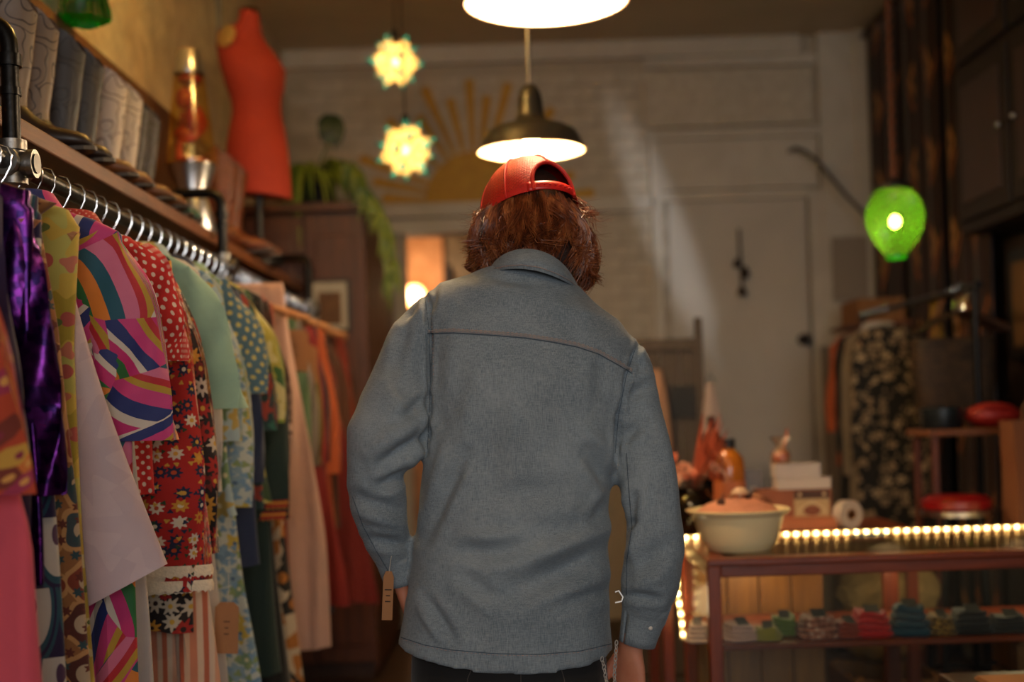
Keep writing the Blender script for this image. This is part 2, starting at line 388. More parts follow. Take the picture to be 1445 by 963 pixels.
for i in range(5):
    y=cY0+0.02+i*0.265; cbox('side_board',cX1-0.022,cX1,y+0.004,y+0.262,0.04,cZ-0.05)
# framed picture standing against the closet doors
q=P(466,432,5.98); fr=thing('framed_picture',(q.x,5.985,q.z),'small framed painting with cream mat hung on the wardrobe front','picture')
MB().box((0,0,0),(0.19,0.025,0.25)).build('frame',M_black,parent=fr,smooth=False,bevel=0.003)
MB().box((0,-0.014,0),(0.16,0.006,0.22)).build('mat',plain('cream_mat','#a59b8a',0.8),parent=fr,smooth=False)
MB().box((0,-0.018,-0.012),(0.105,0.006,0.15)).build('painting',plain('brown_painting','#5b3a1c',0.7,0,0.7,22),parent=fr,smooth=False)

# ------------------------------------------------------------------ shelf, pipe brackets and clothes rail on the left
SX,SZ=-0.96,1.864
tag(MB().box(((XL+SX)/2+0.0,3.75,SZ-0.02),(SX-XL-0.004,4.42,0.04)).build('wall_shelf',M_shelfwood,smooth=False,bevel=0.004),'long brown wooden shelf above the clothes rail on the left wall','shelf')
RX,RZ=-0.93,1.743
rail=thing('clothes_rail',(RX,3.8,RZ),'black iron pipe clothes rail with galvanised fittings under the left shelf','rail')
MB().tube([(0,-2.4,0),(0,2.2,0)],0.0168,16).build('rail_pipe',M_blackpipe,parent=rail)
def bend(a,b,c,r,n=6):
    a,b,c=Vector(a),Vector(b),Vector(c); d1=(a-b).normalized(); d2=(c-b).normalized(); out=[a]
    for i in range(n+1):
        t=i/n; p=b+d1*r*(1-t)**2+d2*r*t**2; out.append(p)
    return out+[c]
for D in (2.41,4.16,5.93):
    y=D-3.8; top=0.27 if D<3 else 0.245
    MB().tube(bend((0,y,0.03),(0,y,top),(XL-RX+0.004,y,top),0.05),0.0168,14).build('bracket_pipe',M_blackpipe,parent=rail)
    tm=MB()
    tm.tube([(0,y,-0.038),(0,y,-0.026),(0,y,-0.0255),(0,y,0.0255),(0,y,0.026),(0,y,0.045)],[.027,.027,.0225,.0225,.027,.027],18)
    tm.tube([(0,y-0.048,0),(0,y-0.034,0),(0,y-0.033,0),(0,y+0.033,0),(0,y+0.034,0),(0,y+0.048,0)],[.027,.027,.0225,.0225,.027,.027],18)
    tm.tube([(0.0,y,0),(0.03,y,0),(0.031,y,0),(0.044,y,0)],[.0225,.0225,.027,.027],18)
    tm.build('tee_fitting',M_galv,parent=rail)
    MB().tube([(0.0445,y,0),(0.047,y,0)],0.019,18).build('plug',M_blackpipe,parent=rail)
    MB().tube([(0,y,top-0.085),(0,y,top-0.062)],[.0225,.0225],18).build('collar',M_blackpipe,parent=rail)
    MB().tube([(0,y,0.13),(0,y,0.145)],.02,18).build('collar',M_blackpipe,parent=rail)
    MB().tube([(XL-RX+0.001,y,top),(XL-RX+0.008,y,top)],0.042,24).build('wall_flange',M_blackpipe,parent=rail)

# ------------------------------------------------------------------ pendant lamps
M_enam=plain('grey_enamel','#2c2b29',0.35,0.0,0.1,8)
M_enin=plain('white_enamel_inside','#d8bf98',0.5,0.0,0.03,8)
M_bulb=emit('warm_bulb','#ffd9a0',22.0)
def pendant(x,y,zr,label,power):
    t=thing('pendant_lamp',(x,y,zr),label,'lamp','enamel pendant lamps')
    out=[(.180,0.0),(.183,.004),(.178,.012),(.166,.040),(.150,.066),(.120,.082),(.085,.092),(.056,.104),(.046,.122),(.042,.17),(.036,.20),(.022,.222),(.010,.228)]
    MB().lathe(out,56).build('shade',M_enam,parent=t)
    inn=[(.180,.0005),(.175,.011),(.163,.038),(.147,.063),(.118,.078),(.083,.088),(.052,.100),(.001,.106)]
    MB().lathe(inn,56).build('shade_lining',M_enin,parent=t)
    rim=[(.1835+.0025*math.cos(a),.002+.0025*math.sin(a)) for a in [2*math.pi*i/8 for i in range(9)]]
    MB().lathe(rim,56).build('rim',plain('worn_rim','#8a6a50',0.4),parent=t)
    MB().tube([(0,0,.225),(0,0,ZC-zr-0.02)],0.0065,10).build('stem',M_steel,parent=t)
    MB().lathe([(.001,ZC-zr-.035),(.03,ZC-zr-.03),(.055,ZC-zr-.008),(.057,ZC-zr-.001)],24).build('ceiling_rose',M_enam,parent=t)
    MB().lathe([(.001,.02),(.016,.022),(.028,.036),(.030,.05),(.022,.07),(.014,.085),(.014,.104)],20).build('bulb',M_bulb,parent=t)
    point('lamp_light',(0,0,-.012),power,(1.0,0.72,0.44),0.05,t)
q=P(750,214,4.32); pendant(q.x,4.32,q.z,'enamel pendant lamp hanging further back, seen whole above the red cap',34.0)
q2=P(771,4,2.79); pendant(q2.x,2.79,q2.z,'nearer enamel pendant lamp cut off by the top edge of the picture',18.0)
pendant(q2.x-.02,1.26,q2.z,'enamel pendant lamp of the same row above the photographer',6.0)

# ------------------------------------------------------------------ glass star lanterns
def glassy(name,col,tr,em,emc,mixf=0.35,gl_=0.08):
    t=NT(name); L=t.L
    tl=t.n('ShaderNodeBsdfTranslucent',{'Color':hx(col)}); tp=t.n('ShaderNodeBsdfTransparent',{'Color':hx(tr)})
    gl=t.n('ShaderNodeBsdfGlossy',{'Color':(1,1,1,1),'Roughness':0.15}); e=t.n('ShaderNodeEmission',{'Color':hx(emc),'Strength':em})
    m1=t.n('ShaderNodeMixShader',{0:mixf}); L.new(tl.outputs[0],m1.inputs[1]); L.new(tp.outputs[0],m1.inputs[2])
    m2=t.n('ShaderNodeMixShader',{0:gl_}); L.new(m1.outputs[0],m2.inputs[1]); L.new(gl.outputs[0],m2.inputs[2])
    a=t.n('ShaderNodeAddShader'); L.new(m2.outputs[0],a.inputs[0]); L.new(e.outputs[0],a.inputs[1]); L.new(a.outputs[0],t.out.inputs['Surface'])
    t.t.nodes.remove(t.b); return t.m
M_stg=glassy('frosted_amber_star_glass','#c4a464','#d4b474',0.0,'#ffcf80',0.3)
M_stt=glassy('teal_tip_glass','#1a8a82','#2c9a90',0.0,'#3fc0b0',0.4)
M_came=plain('dark_lead_came','#2a2018',0.5,0.5)
ph=(1+5**.5)/2
ico=[Vector(v).normalized() for v in [(-1,ph,0),(1,ph,0),(-1,-ph,0),(1,-ph,0),(0,-1,ph),(0,1,ph),(0,-1,-ph),(0,1,-ph),(ph,0,-1),(ph,0,1),(-ph,0,-1),(-ph,0,1)]]
icf=[(0,11,5),(0,5,1),(0,1,7),(0,7,10),(0,10,11),(1,5,9),(5,11,4),(11,10,2),(10,7,6),(7,1,8),(3,9,4),(3,4,2),(3,2,6),(3,6,8),(3,8,9),(4,9,5),(2,4,11),(6,2,10),(8,6,7),(9,8,1)]
def star(c,ceil_xy,rad,label,ang,power):
    t=thing('star_lantern',c,label,'lantern','glass star lanterns')
    r0=rad*0.62; rm=Matrix.Rotation(ang,3,'Z')@Matrix.Rotation(R(20.9),3,'X')
    for f in icf:
        b=[rm@(ico[i]*r0) for i in f]; d=((b[0]+b[1]+b[2])/3).normalized(); tip=d*rad*1.12
        m=[lerp(p,tip,0.58) for p in b]
        p=MB().add(b+m,[(0,1,4,3),(1,2,5,4),(2,0,3,5)]).build('star_point',M_stg,parent=t,smooth=False)
        MB().add(m+[tip],[(0,1,3),(1,2,3),(2,0,3)]).build('point_tip',M_stt,parent=p,smooth=False)
        ed=MB()
        for i in range(3): ed.tube([b[i],b[(i+1)%3]],0.0016,5)
        ed.build('lead_came',M_came,parent=p)
    top=Vector((ceil_xy[0]-c[0],ceil_xy[1]-c[1],ZC-c[2]-0.002))
    MB().lathe([(.001,rad*1.0),(.012,rad*.98),(.016,rad*.8),(.012,rad*1.2),(.004,rad*1.25)],16).build('cap',M_black,parent=t)
    MB().tube([(0,0,rad*1.1),lerp(Vector((0,0,rad*1.1)),top,0.5)+Vector((0.004,0,0)),top],0.0035,8).build('cord',M_black,parent=t)
    MB().lathe([(.001,-.02),(.03,-.018),(.05,-.006),(.052,0)],24,top).build('ceiling_rose',M_came,parent=t)
    MB().ell((0,0,0),(.016,.016,.018),16,12).build('bulb',emit('star_bulb','#ffe0a8',60.0),parent=t)
    point('star_light',(0,0,0),power,(1.0,0.76,0.46),0.032,t)
s1=P(558,88,5.9); star(s1,(s1.x,s1.y),0.124,'upper glass star lantern close below the ceiling',0.3,5.0)
s2=P(573,212,5.3); star(s2,(s2.x-0.01,s2.y),0.124,'lower glass star lantern on a long cord in front of the mural',0.9,5.0)
star(Vector((-0.5,3.7,2.93)),(-0.5,3.7),0.118,'nearest glass star lantern above the clothes rail, beyond the top of the picture',0.5,250.0)
# conduit on the ceiling that feeds the lanterns
pp=[P(400,14,5.75)]; zc=ZC-0.012
tag(MB().tube([(XL+0.01,5.75,2.95),(XL+0.012,5.75,zc-0.08),(XL+0.05,5.75,zc-0.015),(XL+0.1,5.75,zc),(s1.x-0.05,5.87,zc)],0.011,10).build('ceiling_conduit',plain('grey_conduit','#8a8172',0.4,0.4)),'grey electrical conduit running along ceiling towards the upper star lantern','conduit')

# ------------------------------------------------------------------ green glass pendant
gp=P(1263,313,4.6); gt=thing('green_glass_pendant',gp,'green swirled glass egg pendant lamp hanging from twisted cord','lamp')
tm=NT('green_bottle_glass'); co=tm.coord()
wv=tm.n('ShaderNodeTexWave',{'Vector':tm.n('ShaderNodeMapping',{'Vector':co,'Rotation':(0,R(38),0)}).outputs[0],'Scale':38.0,'Distortion':1.5})
tl=tm.n('ShaderNodeBsdfTranslucent',{'Color':hx('#3c640c')}); tp=tm.n('ShaderNodeBsdfTransparent',{'Color':hx('#a0c840')}); gl=tm.n('ShaderNodeBsdfGlossy',{'Roughness':0.12})
bp=tm.n('ShaderNodeBump',{'Height':wv.outputs[1],'Strength':0.6,'Distance':0.01})
for s_ in (tl,gl): tm.L.new(bp.outputs[0],s_.inputs['Normal'])
mx=tm.n('ShaderNodeMixShader',{0:0.42}); tm.L.new(tl.outputs[0],mx.inputs[1]); tm.L.new(tp.outputs[0],mx.inputs[2])
mx2=tm.n('ShaderNodeMixShader',{0:0.07}); tm.L.new(mx.outputs[0],mx2.inputs[1]); tm.L.new(gl.outputs[0],mx2.inputs[2]); tm.L.new(mx2.outputs[0],tm.out.inputs['Surface'])
k=0.104
MB().lathe([(k*a,k*b) for a,b in [(.36,-1.2),(.38,-1.12),(.5,-1.0),(.74,-.68),(.93,-.25),(1.0,.12),(.97,.45),(.84,.8),(.66,1.02),(.58,1.12)]],48).build('glass_shade',tm.m,parent=gt)
MB().lathe([(k*a,k*b) for a,b in [(.001,-1.3),(.34,-1.3),(.37,-1.25),(.36,-1.17),(.001,-1.17)]],32).build('foot',glassy('bright_green_glass','#5aa82a','#5ab030',0.12,'#40a020'),parent=gt)
MB().lathe([(k*a,k*b) for a,b in [(.001,1.5),(.16,1.48),(.3,1.38),(.58,1.26),(.62,1.1),(.001,1.1)]],32).build('cap',M_black,parent=gt)
MB().ell((0,0,0.0),(.02,.02,.024),16,12).build('bulb',emit('green_lamp_bulb','#fff6d8',160.0),parent=gt)
point('green_light',(0,0,0),0.3,(1.0,0.85,0.5),0.032,gt)
rp=MB(); zt0=k*1.46; zt1=ZC-gp.z
for ph_ in (0,math.pi): rp.tube([(0.007*math.cos(ph_+i*1.1)-0.00*i,0.007*math.sin(ph_+i*1.1),lerp(zt0,zt1,i/90)) for i in range(91)],0.006,6)
rp.build('twisted_cord',plain('brown_rope','#5a2e14',0.7),parent=gt)
# dark curved wall arm beside the pilaster
arm=[P(1122,209,7.3),P(1136,214,7.3),P(1152,226,7.25),P(1172,250,7.2),P(1195,277,7.15),P(1222,304,7.1),P(1250,328,7.05)]
ca=thing('curved_metal_rod',(arm[0].x,YB-0.05,arm[0].z),'dark curved metal arm reaching across pilaster towards the green lamp','rod')
MB().tube([tuple(p-ca.location) for p in [Vector((arm[0].x-0.01,YB-0.02,arm[0].z+0.005))]+arm],[.008]+[.010]*2+[.011]*5,10).build('rod',plain('dark_bronze_rod','#3a332c',0.45,0.5),parent=ca)
# notice on the pilaster
q=P(1198,380,YB-0.055); tag(MB().box((0,0,0),(0.21,0.004,0.37)).build('paper_notice',stripes('faint_typed_lines',['#b0a498','#b0a498','#988c80','#b0a498'],90.0,90),smooth=False,loc=(q.x,YB-0.083,q.z)),'pale paper notice pinned on the white pilaster','notice')
# cluster of dried gourds hanging on the door
dp=P(1041,332,YB); dc=thing('hanging_bells',(dp.x,YB-0.045,dp.z),'strand of small dark bells hanging on the white door','bells')
MB().tube([(0,0,0.03),(0,-.004,-.1),(.004,-.004,-.2),(.01,-.004,-.34)],0.008,8).build('strap',plain('dark_leather','#2a170d',0.6),parent=dc)
for (px,py,r_) in ((1037,374,.022),(1048,386,.026),(1046,391,.02),(1044,413,.026)):
    q=P(px,py,YB)-Vector((dp.x,YB,dp.z)); MB().lathe([(.001,r_*1.3),(r_*.4,r_*1.2),(r_*.8,r_*.5),(r_,-.2*r_),(r_*1.1,-r_),(.001,-r_)],14,(q.x,-.026,q.z)).build('bell',plain('dark_brass','#2c1a0c',0.45,0.5),parent=dc)
# ================================================================== garments on the left rail
M_hang=wood('pale_wood_hanger','#8a5a36','#b98055',0.45,'X',2.0)
M_kraft=plain('kraft_card','#9a6a42',0.8,0,0.1,30)
M_ink=plain('dark_ink','#2a1a12',0.8)
def hanger(x,y,z,rz,label,group,w=0.2,m=None):
    t=thing('wooden_hanger',(x,y,z),label,'hanger',group,rz)
    h=[(0.0,0,-0.095),(0.0,0,-0.05),(0.010,0,-0.036),(0.0215,0,-0.014),(0.0225,0,0.004),(0.016,0,0.0185),(0.0,0,0.0235),(-0.015,0,0.018),(-0.0215,0,0.006),(-0.022,0,-0.004)]
    MB().tube(h,0.0019,7).build('hook',M_chrome,parent=t)
    pts=[];rad=[]
    for i in range(17):
        s=-1+2*i/16; pts.append((s*w,0,-0.098-0.062*abs(s)**1.4+0.012*(1-abs(s)))); rad.append(0.009+0.005*abs(s)**2)
    MB().tube(pts,rad,8,flat=1.0,up=(0,1,0)).build('shoulder_bar',m or M_hang,parent=t)
    return t
def body_mesh(prof,L,amp,seed,zs0,thick,kf=1.0,xsh=0.0,hem_wave=0.006,lean=0.0,hem_tilt=0.0):
    """prof: half-width along the drop; pleats deepen towards the hem"""
    rnd=random.Random(seed); p1,p2,p3=[rnd.uniform(0,6.28) for _ in range(3)]
    n=56; rings=[]; uvs=[]
    top=[(-0.078,0.060,0.014),(-0.088,0.088,0.018),(-0.108,0.145,0.022),(-0.132,prof[0]-0.006,0.026)] if zs0 is None else [(zs0,prof[0]*0.98,0.010)]
    zsh=-0.14 if zs0 is None else zs0-0.01
    lev=list(top)
    m=26
    for i in range(m+1):
        s=i/m; lev.append((zsh-L*s,interp(s,[0,.15,.4,.7,1.0],prof),lerp(0.022,thick,min(1,s*2.2))))
    for li,(z,w,t) in enumerate(lev):
        s=max(0,(zsh-z)/L); a=amp*(s**0.7 if zs0 is None else min(1,0.35+s)); ring=[]
        for j in range(n):
            q=2*math.pi*j/n; cx,sy=math.cos(q),math.sin(q)
            x=w*math.copysign(abs(cx)**0.75,cx); k=2*math.pi/0.115*kf
            f=a*(math.sin(k*x+p1+s*1.2)+0.55*math.sin(2.1*k*x+p2-s*0.8))
            x2=x*(1+0.035*math.sin(6*s+p3))+xsh*s+lean*s*s
            y=t*sy*abs(sy)**-0.2 if abs(sy)>1e-6 else 0.0
            zz=z+(hem_wave*math.sin(k*x*0.6+p3)+hem_tilt*x if li==len(lev)-1 else 0)
            ring.append((x2,y+f,zz)); uvs.append((x+(0.9 if sy>0 else 0.0)+seed*0.37,z+seed*0.13))
        rings.append(ring)
    return MB().loft(rings,False,True,uvs)
def sleeve_mesh(sx,w,L,r0,r1,seed,drop=0.06,yo=0.0,flare=0.0,fl=0.3):
    rnd=random.Random(seed+11); ph=rnd.uniform(0,6.28); rings=[]; uvs=[]; n=22; m=18; prev=None
    pts=[]
    for i in range(m+1):
        t=i/m
        x=w-0.065+ (0.025+drop)*math.sin(min(1,t*1.35)*math.pi/2)
        z=-0.17-L*t**1.05; pts.append((x,yo*t*t,z))
    for i,(x,y,z) in enumerate(pts):
        t=i/m; a=pts[min(i+1,m)]; b=pts[max(i-1,0)]; al=math.atan2(a[0]-b[0],-(a[2]-b[2]))
        r=lerp(r0,r1,t**0.8)+flare*max(0,t-0.6)**1.5; ring=[]
        for j in range(n):
            q=2*math.pi*j/n; e=r*math.cos(q)*(1+0.10*math.sin(3*q+7*t+ph)+0.06*math.sin(11*t+ph))
            yy=y+r*fl*math.sin(q)*(1+0.18*math.sin(2*q+9*t+ph))+0.008*math.sin(15*t+ph+3*q)
            ring.append((sx*(x+e*math.cos(al)),yy,z+e*math.sin(al))); uvs.append((q*r*0.8+seed*0.2,z+seed*0.31))
        rings.append(ring)
    return MB().loft(rings,False,True,uvs)
def ptag(parent,x,y,z,h=0.1,w=0.045,rz=0.0,name='price_tag'):
    o=MB().prism([(-w/2,-h),(w/2,-h),(w/2,-0.012),(w*.28,0),(-w*.28,0),(-w/2,-0.012)],-.0006,.0006).build(name,M_kraft,parent=parent,smooth=False,loc=(x,y,z)); o.rotation_euler=(0,R(3),rz)
    MB().tube([(0,0,-0.006),(0.004,0.0,0.03),(0.0,0.008,0.065)],0.0007,5).build('string',plain('white_string','#b8b0a4',0.8),parent=o)
    mk=MB()
    for i,(a,b) in enumerate(((-.012,.010),(-.008,.006),(-.006,.008))): mk.box((0,-.001,-h*(0.38+0.12*i)),(b*1.4,.0006,.0022))
    mk.build('written_marks',M_ink,parent=o,smooth=False)
    return o
GI=[0]
def garment(D,name,label,cat,m,L,prof=(.19,.19,.2,.22,.24),sleeve=None,collar=None,amp=0.009,thick=0.02,rz=None,m_sl=None,rail=(None,None),clip=None,group='garments on the left clothes rail',hl=None,hw=None,cuff=None,hem=None,dz=0.0,yofs=0.0,**kw):
    GI[0]+=1; seed=GI[0]; x,z=(RX,RZ) if rail[0] is None else rail
    rz=random.Random(seed).uniform(-.06,.06) if rz is None else rz
    y=D
    t=thing(name,(x,y,z+dz),label,cat,group,rz)
    body_mesh(prof,L,amp,seed,clip,thick,**kw).build('body',m,parent=t)
    if sleeve:
        sl=dict(L=.3,r0=.07,r1=.06,drop=.05,yo=0.0,flare=0.0); sl.update(sleeve)
        for sx in (1,-1):
            so_=sleeve_mesh(sx,prof[0],sl['L'],sl['r0'],sl['r1'],seed,sl['drop'],sl['yo'],sl['flare']).build('sleeve',m_sl or m,parent=t)
            if cuff:
                pe=(prof[0]+sl['drop']-.04,sl['yo'],-0.17-sl['L'])
                r=sl['r1']+sl['flare']*0.25
                for kz in range(cuff[1]):
                    rr=[]
                    for zz,ww in ((0.024,1.03),(0.012,1.07),(0.0,1.05)):
                        rr.append([(sx*(pe[0]+r*ww*math.cos(q)),pe[1]+r*.34*ww*math.sin(q),pe[2]+zz+kz*0.032+0.003*math.sin(q*26)*(zz<.001)) for q in [2*math.pi*j/80 for j in range(80)]])
                    MB().loft(rr,False).build('cuff_trim',cuff[0],parent=so_)
    if collar:
        c=MB(); rr=[]
        for zz,a in ((-.088,.078),(-.06,.066),(-.052,.064),(-.056,.072),(-.096,.098)):
            rr.append([(a*math.cos(q),a*.42*math.sin(q),zz-0.014*math.sin(q)*0.3) for q in [2*math.pi*j/28 for j in range(28)]])
        c.loft(rr,False).build('collar',collar,parent=t)
    if hem:
        zb=-0.14-L if clip is None else clip-0.01-L
        rr=[]
        for zz in (0.0,-.02,-.045):
            rr.append([((prof[4]+.004)*math.copysign(abs(math.cos(q))**.75,math.cos(q)),(thick+.006)*math.sin(q),zb+0.04+zz+0.002*math.sin(q*40)) for q in [2*math.pi*j/120 for j in range(120)]])
        MB().loft(rr,False).build('hem_trim',hem,parent=t)
    # the hanger it hangs from
    if hl is not False:
        hanger(x,y,z,rz,hl or ('hanger holding the '+label.split(' hanging')[0].split(' on the')[0])[:95],group.replace('garments','hangers'),hw or prof[0]-.012)
    return t
K={}
K['coral']=cloth('coral_pink_cloth','#e2566a'); K['paisley']=floral('orange_paisley','#b8401e',[dict(cols=['#d0702a','#a02a50','#c99a3a','#7a2a1a'],scale=20,R1=.45,petals=2,amp=.4,rnd=.9,centre=['#e0a050','#8a2040'])])
K['purple']=cloth('deep_purple_cloth','#2c1648'); K['sequin']=sequin('purple_sequins','#180638')
K['ogee']=ogee('ogee_print','#2a1c4a','#d8d2c8','#2c5a6c','#5a3a5a')
K['medal']=floral('tan_medallion_print','#a06a3a',[dict(cols=['#5a2418','#3a4a50','#8a3a20'],scale=13,R1=.42,R2=.22,petals=4,amp=.12,rnd=.35,centre=['#c9b090','#4a6a70'],ring='#d09a60'),dict(cols=['#2f4c52','#6a2a1a'],scale=32,R1=.22,petals=6,rnd=.6)])
K['yelfl']=floral('yellow_floral','#d9b94a',[dict(cols=['#e8d9a0','#c9c060','#b8a030'],scale=9,R1=.42,R2=.12,petals=6,rnd=.8,centre=['#8a7a20','#c05a50']),dict(cols=['#6a7a3a','#d07a60'],scale=17,R1=.22,petals=3,rnd=.9,density=.4)])
K['lilac']=floral('pale_lilac_jacquard','#d8c0c4',[dict(cols=['#d0b8be','#d3bbc0'],scale=7,R1=.45,petals=7,amp=.5,rnd=.9)],rough=.5)
c_=hx
K['pucci']=pucci('bold_swirl_print',[(0,c_('#e0408a')),(.13,c_('#1f2f78')),(.25,c_('#e9dccb')),(.31,c_('#d8267a')),(.42,c_('#2a7a3a')),(.53,c_('#ee8a2a')),(.65,c_('#0e5a70')),(.75,c_('#e87aa0')),(.86,c_('#cc2030')),(.93,c_('#c9a02a'))])
K['reddot']=dots('red_polka_dots','#cf1d18','#f0e0d0',64,.24)
K['redpin']=dots('fine_red_dots','#c03028','#e0a090',120,.22)
K['folk']=floral('red_folk_print','#c01c14',[dict(cols=['#1c2246','#efe2cc','#e0a030','#1c2246'],scale=29,R1=.33,R2=.13,petals=8,amp=.22,rnd=.5,centre=['#f0e0c0','#d05020','#e8b040']),dict(cols=['#2a4a2a','#e0b040','#1c2246'],scale=52,R1=.2,petals=3,rnd=.8,density=.35)])
K['blkfl']=floral('black_red_floral','#1a0c0c',[dict(cols=['#b02018','#d89a30','#d8c8b0','#7a1a14'],scale=26,R1=.42,R2=.14,petals=8,amp=.3,rnd=.7,centre=['#e0b040','#301010'])])
K['peach']=stripes('peach_ticking_stripe',['#d98a6a','#e8cbb0','#d0704e','#e8cbb0','#e3a98a','#e8cbb0','#c8603e','#e0b89a'],11.0)
K['mint']=cloth('seafoam_gauze','#8fb8a8'); K['wht']=cloth('white_cotton','#cfc9c4'); K['bluefl']=floral('blue_yellow_floral','#c5cdc6',[dict(cols=['#6a90b0','#8aa8b8','#c9b24a','#7a9a7a'],scale=19,R1=.4,R2=.1,petals=5,rnd=.85,centre=['#e0d9b0','#4a6a90']),dict(cols=['#8aa06a','#7aa0c0'],scale=40,R1=.3,petals=3,rnd=.9)])
K['bluefl2']=floral('powder_blue_floral','#a9c2cc',[dict(cols=['#5a86a8','#c0a85a','#7a9a70'],scale=15,R1=.42,R2=.1,petals=6,rnd=.8,centre=['#e0d9b0'])])
K['bludot']=dots('slate_yellow_dots','#4f7488','#d8c874',46,.25); K['denim']=cloth('navy_denim','#1c2c52')
K['dkgrn']=cloth('bottle_green_cloth','#12302c'); K['ygfl']=floral('lime_floral','#b8b048',[dict(cols=['#3a6a34','#7a9a3a','#d9d090','#2a4a2a'],scale=13,R1=.4,petals=5,rnd=.9)])
K['teal']=floral('dark_teal_floral','#163c40',[dict(cols=['#2a6a5a','#b8902a','#a03a2a'],scale=15,R1=.35,petals=5,rnd=.8)])
K['blk']=cloth('black_velvet','#0b090a',sheen=.4); K['knit']=floral('brown_fair_isle','#4a2a20',[dict(cols=['#8a6a58','#2a1816','#a08070'],scale=32,R1=.34,petals=4,amp=.4,rnd=.1)])
K['bold']=floral('cream_black_print','#d0bfa4',[dict(cols=['#141010','#141010','#b8742a'],scale=11,R1=.44,R2=.2,petals=3,amp=.4,rnd=.7,centre=['#d0bfa4','#b8742a'])])
K['rust']=cloth('rust_corduroy','#8a2c14'); K['pinkw']=cloth('pale_rose_linen','#dcb4a2'); K['grn']=cloth('sage_green','#5a7a54'); K['gry']=cloth('warm_grey','#7a7068')
K['olive']=cloth('olive_cloth','#6a601c'); K['dkred']=cloth('crimson_cloth','#8c1410'); K['orange']=cloth('burnt_orange','#c05a28'); K['plaid']=stripes('dark_plaid',['#2a1a12','#5a3a1a','#1a1412','#7a2a1a','#2a1a12'],13.0)
K['brown']=cloth('brown_suede','#5a3420'); K['ink']=cloth('ink_blue','#101830'); K['wine']=cloth('wine_red','#7a100e')
M_lace=plain('cream_lace','#d8c8ae',0.9,0,0.25,140,0.4,220)
M_redtrim=stripes('red_ribbon',['#a02018','#d8a030','#a02018'],60.0,90)
S=lambda **k:k
G=garment
G(1.80,'paisley_blouse','orange and red paisley blouse with full sleeve at the left edge','blouse',K['paisley'],.5,(.14,.15,.16,.16,.17),sleeve=S(L=.42,r0=.06,r1=.07,drop=.06,flare=.10),rz=0.0)
G(1.88,'coral_skirt','plain coral pink skirt hanging lowest at the left edge','skirt',K['coral'],1.2,(.09,.12,.215,.235,.26),clip=-.16,rz=0.0,hw=.14)
G(1.98,'purple_dress','plain dark purple long dress at left edge','dress',K['purple'],1.55,(.145,.14,.15,.17,.2),sleeve=S(L=.5,drop=.03,r0=.05,r1=.04))
G(2.09,'sequin_top','purple sequinned top glittering beside the plain purple dress','top',K['sequin'],.62,(.15,.15,.15,.15,.15),sleeve=S(L=.44,r0=.055,r1=.05,drop=.03),rz=0.05)
G(2.15,'ogee_print_dress','purple dress with white ogee scale print below the sequinned top','dress',K['ogee'],1.35,(.15,.14,.15,.16,.185))
G(2.22,'medallion_dress','tan and brown medallion print dress','dress',K['medal'],1.25,(.115,.145,.17,.175,.185))
G(2.30,'yellow_floral_dress','sleeveless yellow floral dress in front of the swirl print dress','dress',K['yelfl'],1.4,(.165,.15,.15,.165,.19),amp=.012)
# wide kimono-cut panel of pale lilac cloth
t=thing('lilac_wrap',(RX,2.345,RZ),'pale lilac satin wrap hanging as a long flared triangle','wrap','garments on the left clothes rail',0.05)
rings=[];uvs=[]
for i in range(25):
    s=i/24; xa=lerp(.095,.13,s)-.01*math.sin(s*3); xb=lerp(.13,.285,s**1.1); zb=lerp(-.235,-.835,s); ring=[]
    for j in range(40):
        q=2*math.pi*j/40; c=math.cos(q); x=lerp(xa,xb,(c+1)/2); y=(0.012+0.012*s)*math.sin(q)+0.010*s*math.sin(26*x+1)-0.02
        z=zb+(x-xa)*0.5*s; ring.append((x,y,z)); uvs.append((x,z))
    rings.append(ring)
MB().loft(rings,True,True,uvs).build('draped_panel',K['lilac'],parent=t)
MB().tube([(0.11,-.02,-.25),(0.09,-.005,-.19),(0.03,0,-.11)],[.012,.01,.006],8).build('tie',K['lilac'],parent=t)
hanger(RX,2.345,RZ,0.05,'hanger holding the pale lilac satin wrap','hangers on the left clothes rail',.12)
G(2.42,'swirl_print_maxi_dress','long maxi dress in bold pink, navy, green and orange swirl print','dress',K['pucci'],1.5,(.195,.20,.205,.215,.225),sleeve=S(L=.36,r0=.085,r1=.062,drop=.055,flare=.10),collar=K['pucci'],rz=-.02,amp=.014)
G(2.50,'olive_shirt','olive shirt mostly hidden behind the swirl print dress','shirt',K['olive'],.7,(.17,.17,.17,.17,.17))
G(2.57,'white_slip_dress','white cotton slip behind the swirl print dress','dress',K['wht'],1.2,(.16,.16,.17,.18,.19))
G(2.66,'polka_dot_blouse','bright red blouse with white polka dots and short sleeve','blouse',K['reddot'],.5,(.175,.18,.18,.18,.18),sleeve=S(L=.20,r0=.085,r1=.085,drop=.035),collar=K['redpin'],rz=.02)
G(2.75,'folk_print_dress','red folk print dress with navy hearts and flowers and lace cuffs','dress',K['folk'],.72,(.19,.20,.20,.21,.215),sleeve=S(L=.69,r0=.075,r1=.085,drop=.035),cuff=(M_lace,2),hem=M_lace,rz=-.03)
G(2.83,'black_floral_dress','black dress with red and yellow flowers behind red folk print dress','dress',K['blkfl'],.82,(.19,.2,.2,.2,.21),sleeve=S(L=.62,drop=.06,r1=.06))
G(2.90,'peach_striped_skirt','long peach and cream ticking stripe skirt','skirt',K['peach'],1.25,(.12,.16,.2,.235,.27),clip=-.17,amp=.018,hw=.15)
g=G(2.99,'mint_blouse','seafoam green gauze blouse with short wide sleeves','blouse',K['mint'],.55,(.19,.19,.19,.19,.19),sleeve=S(L=.30,r0=.08,r1=.075,drop=.055,flare=.12),rz=.03)
ptag(g,.25,-.03,-.92,.12,.055)
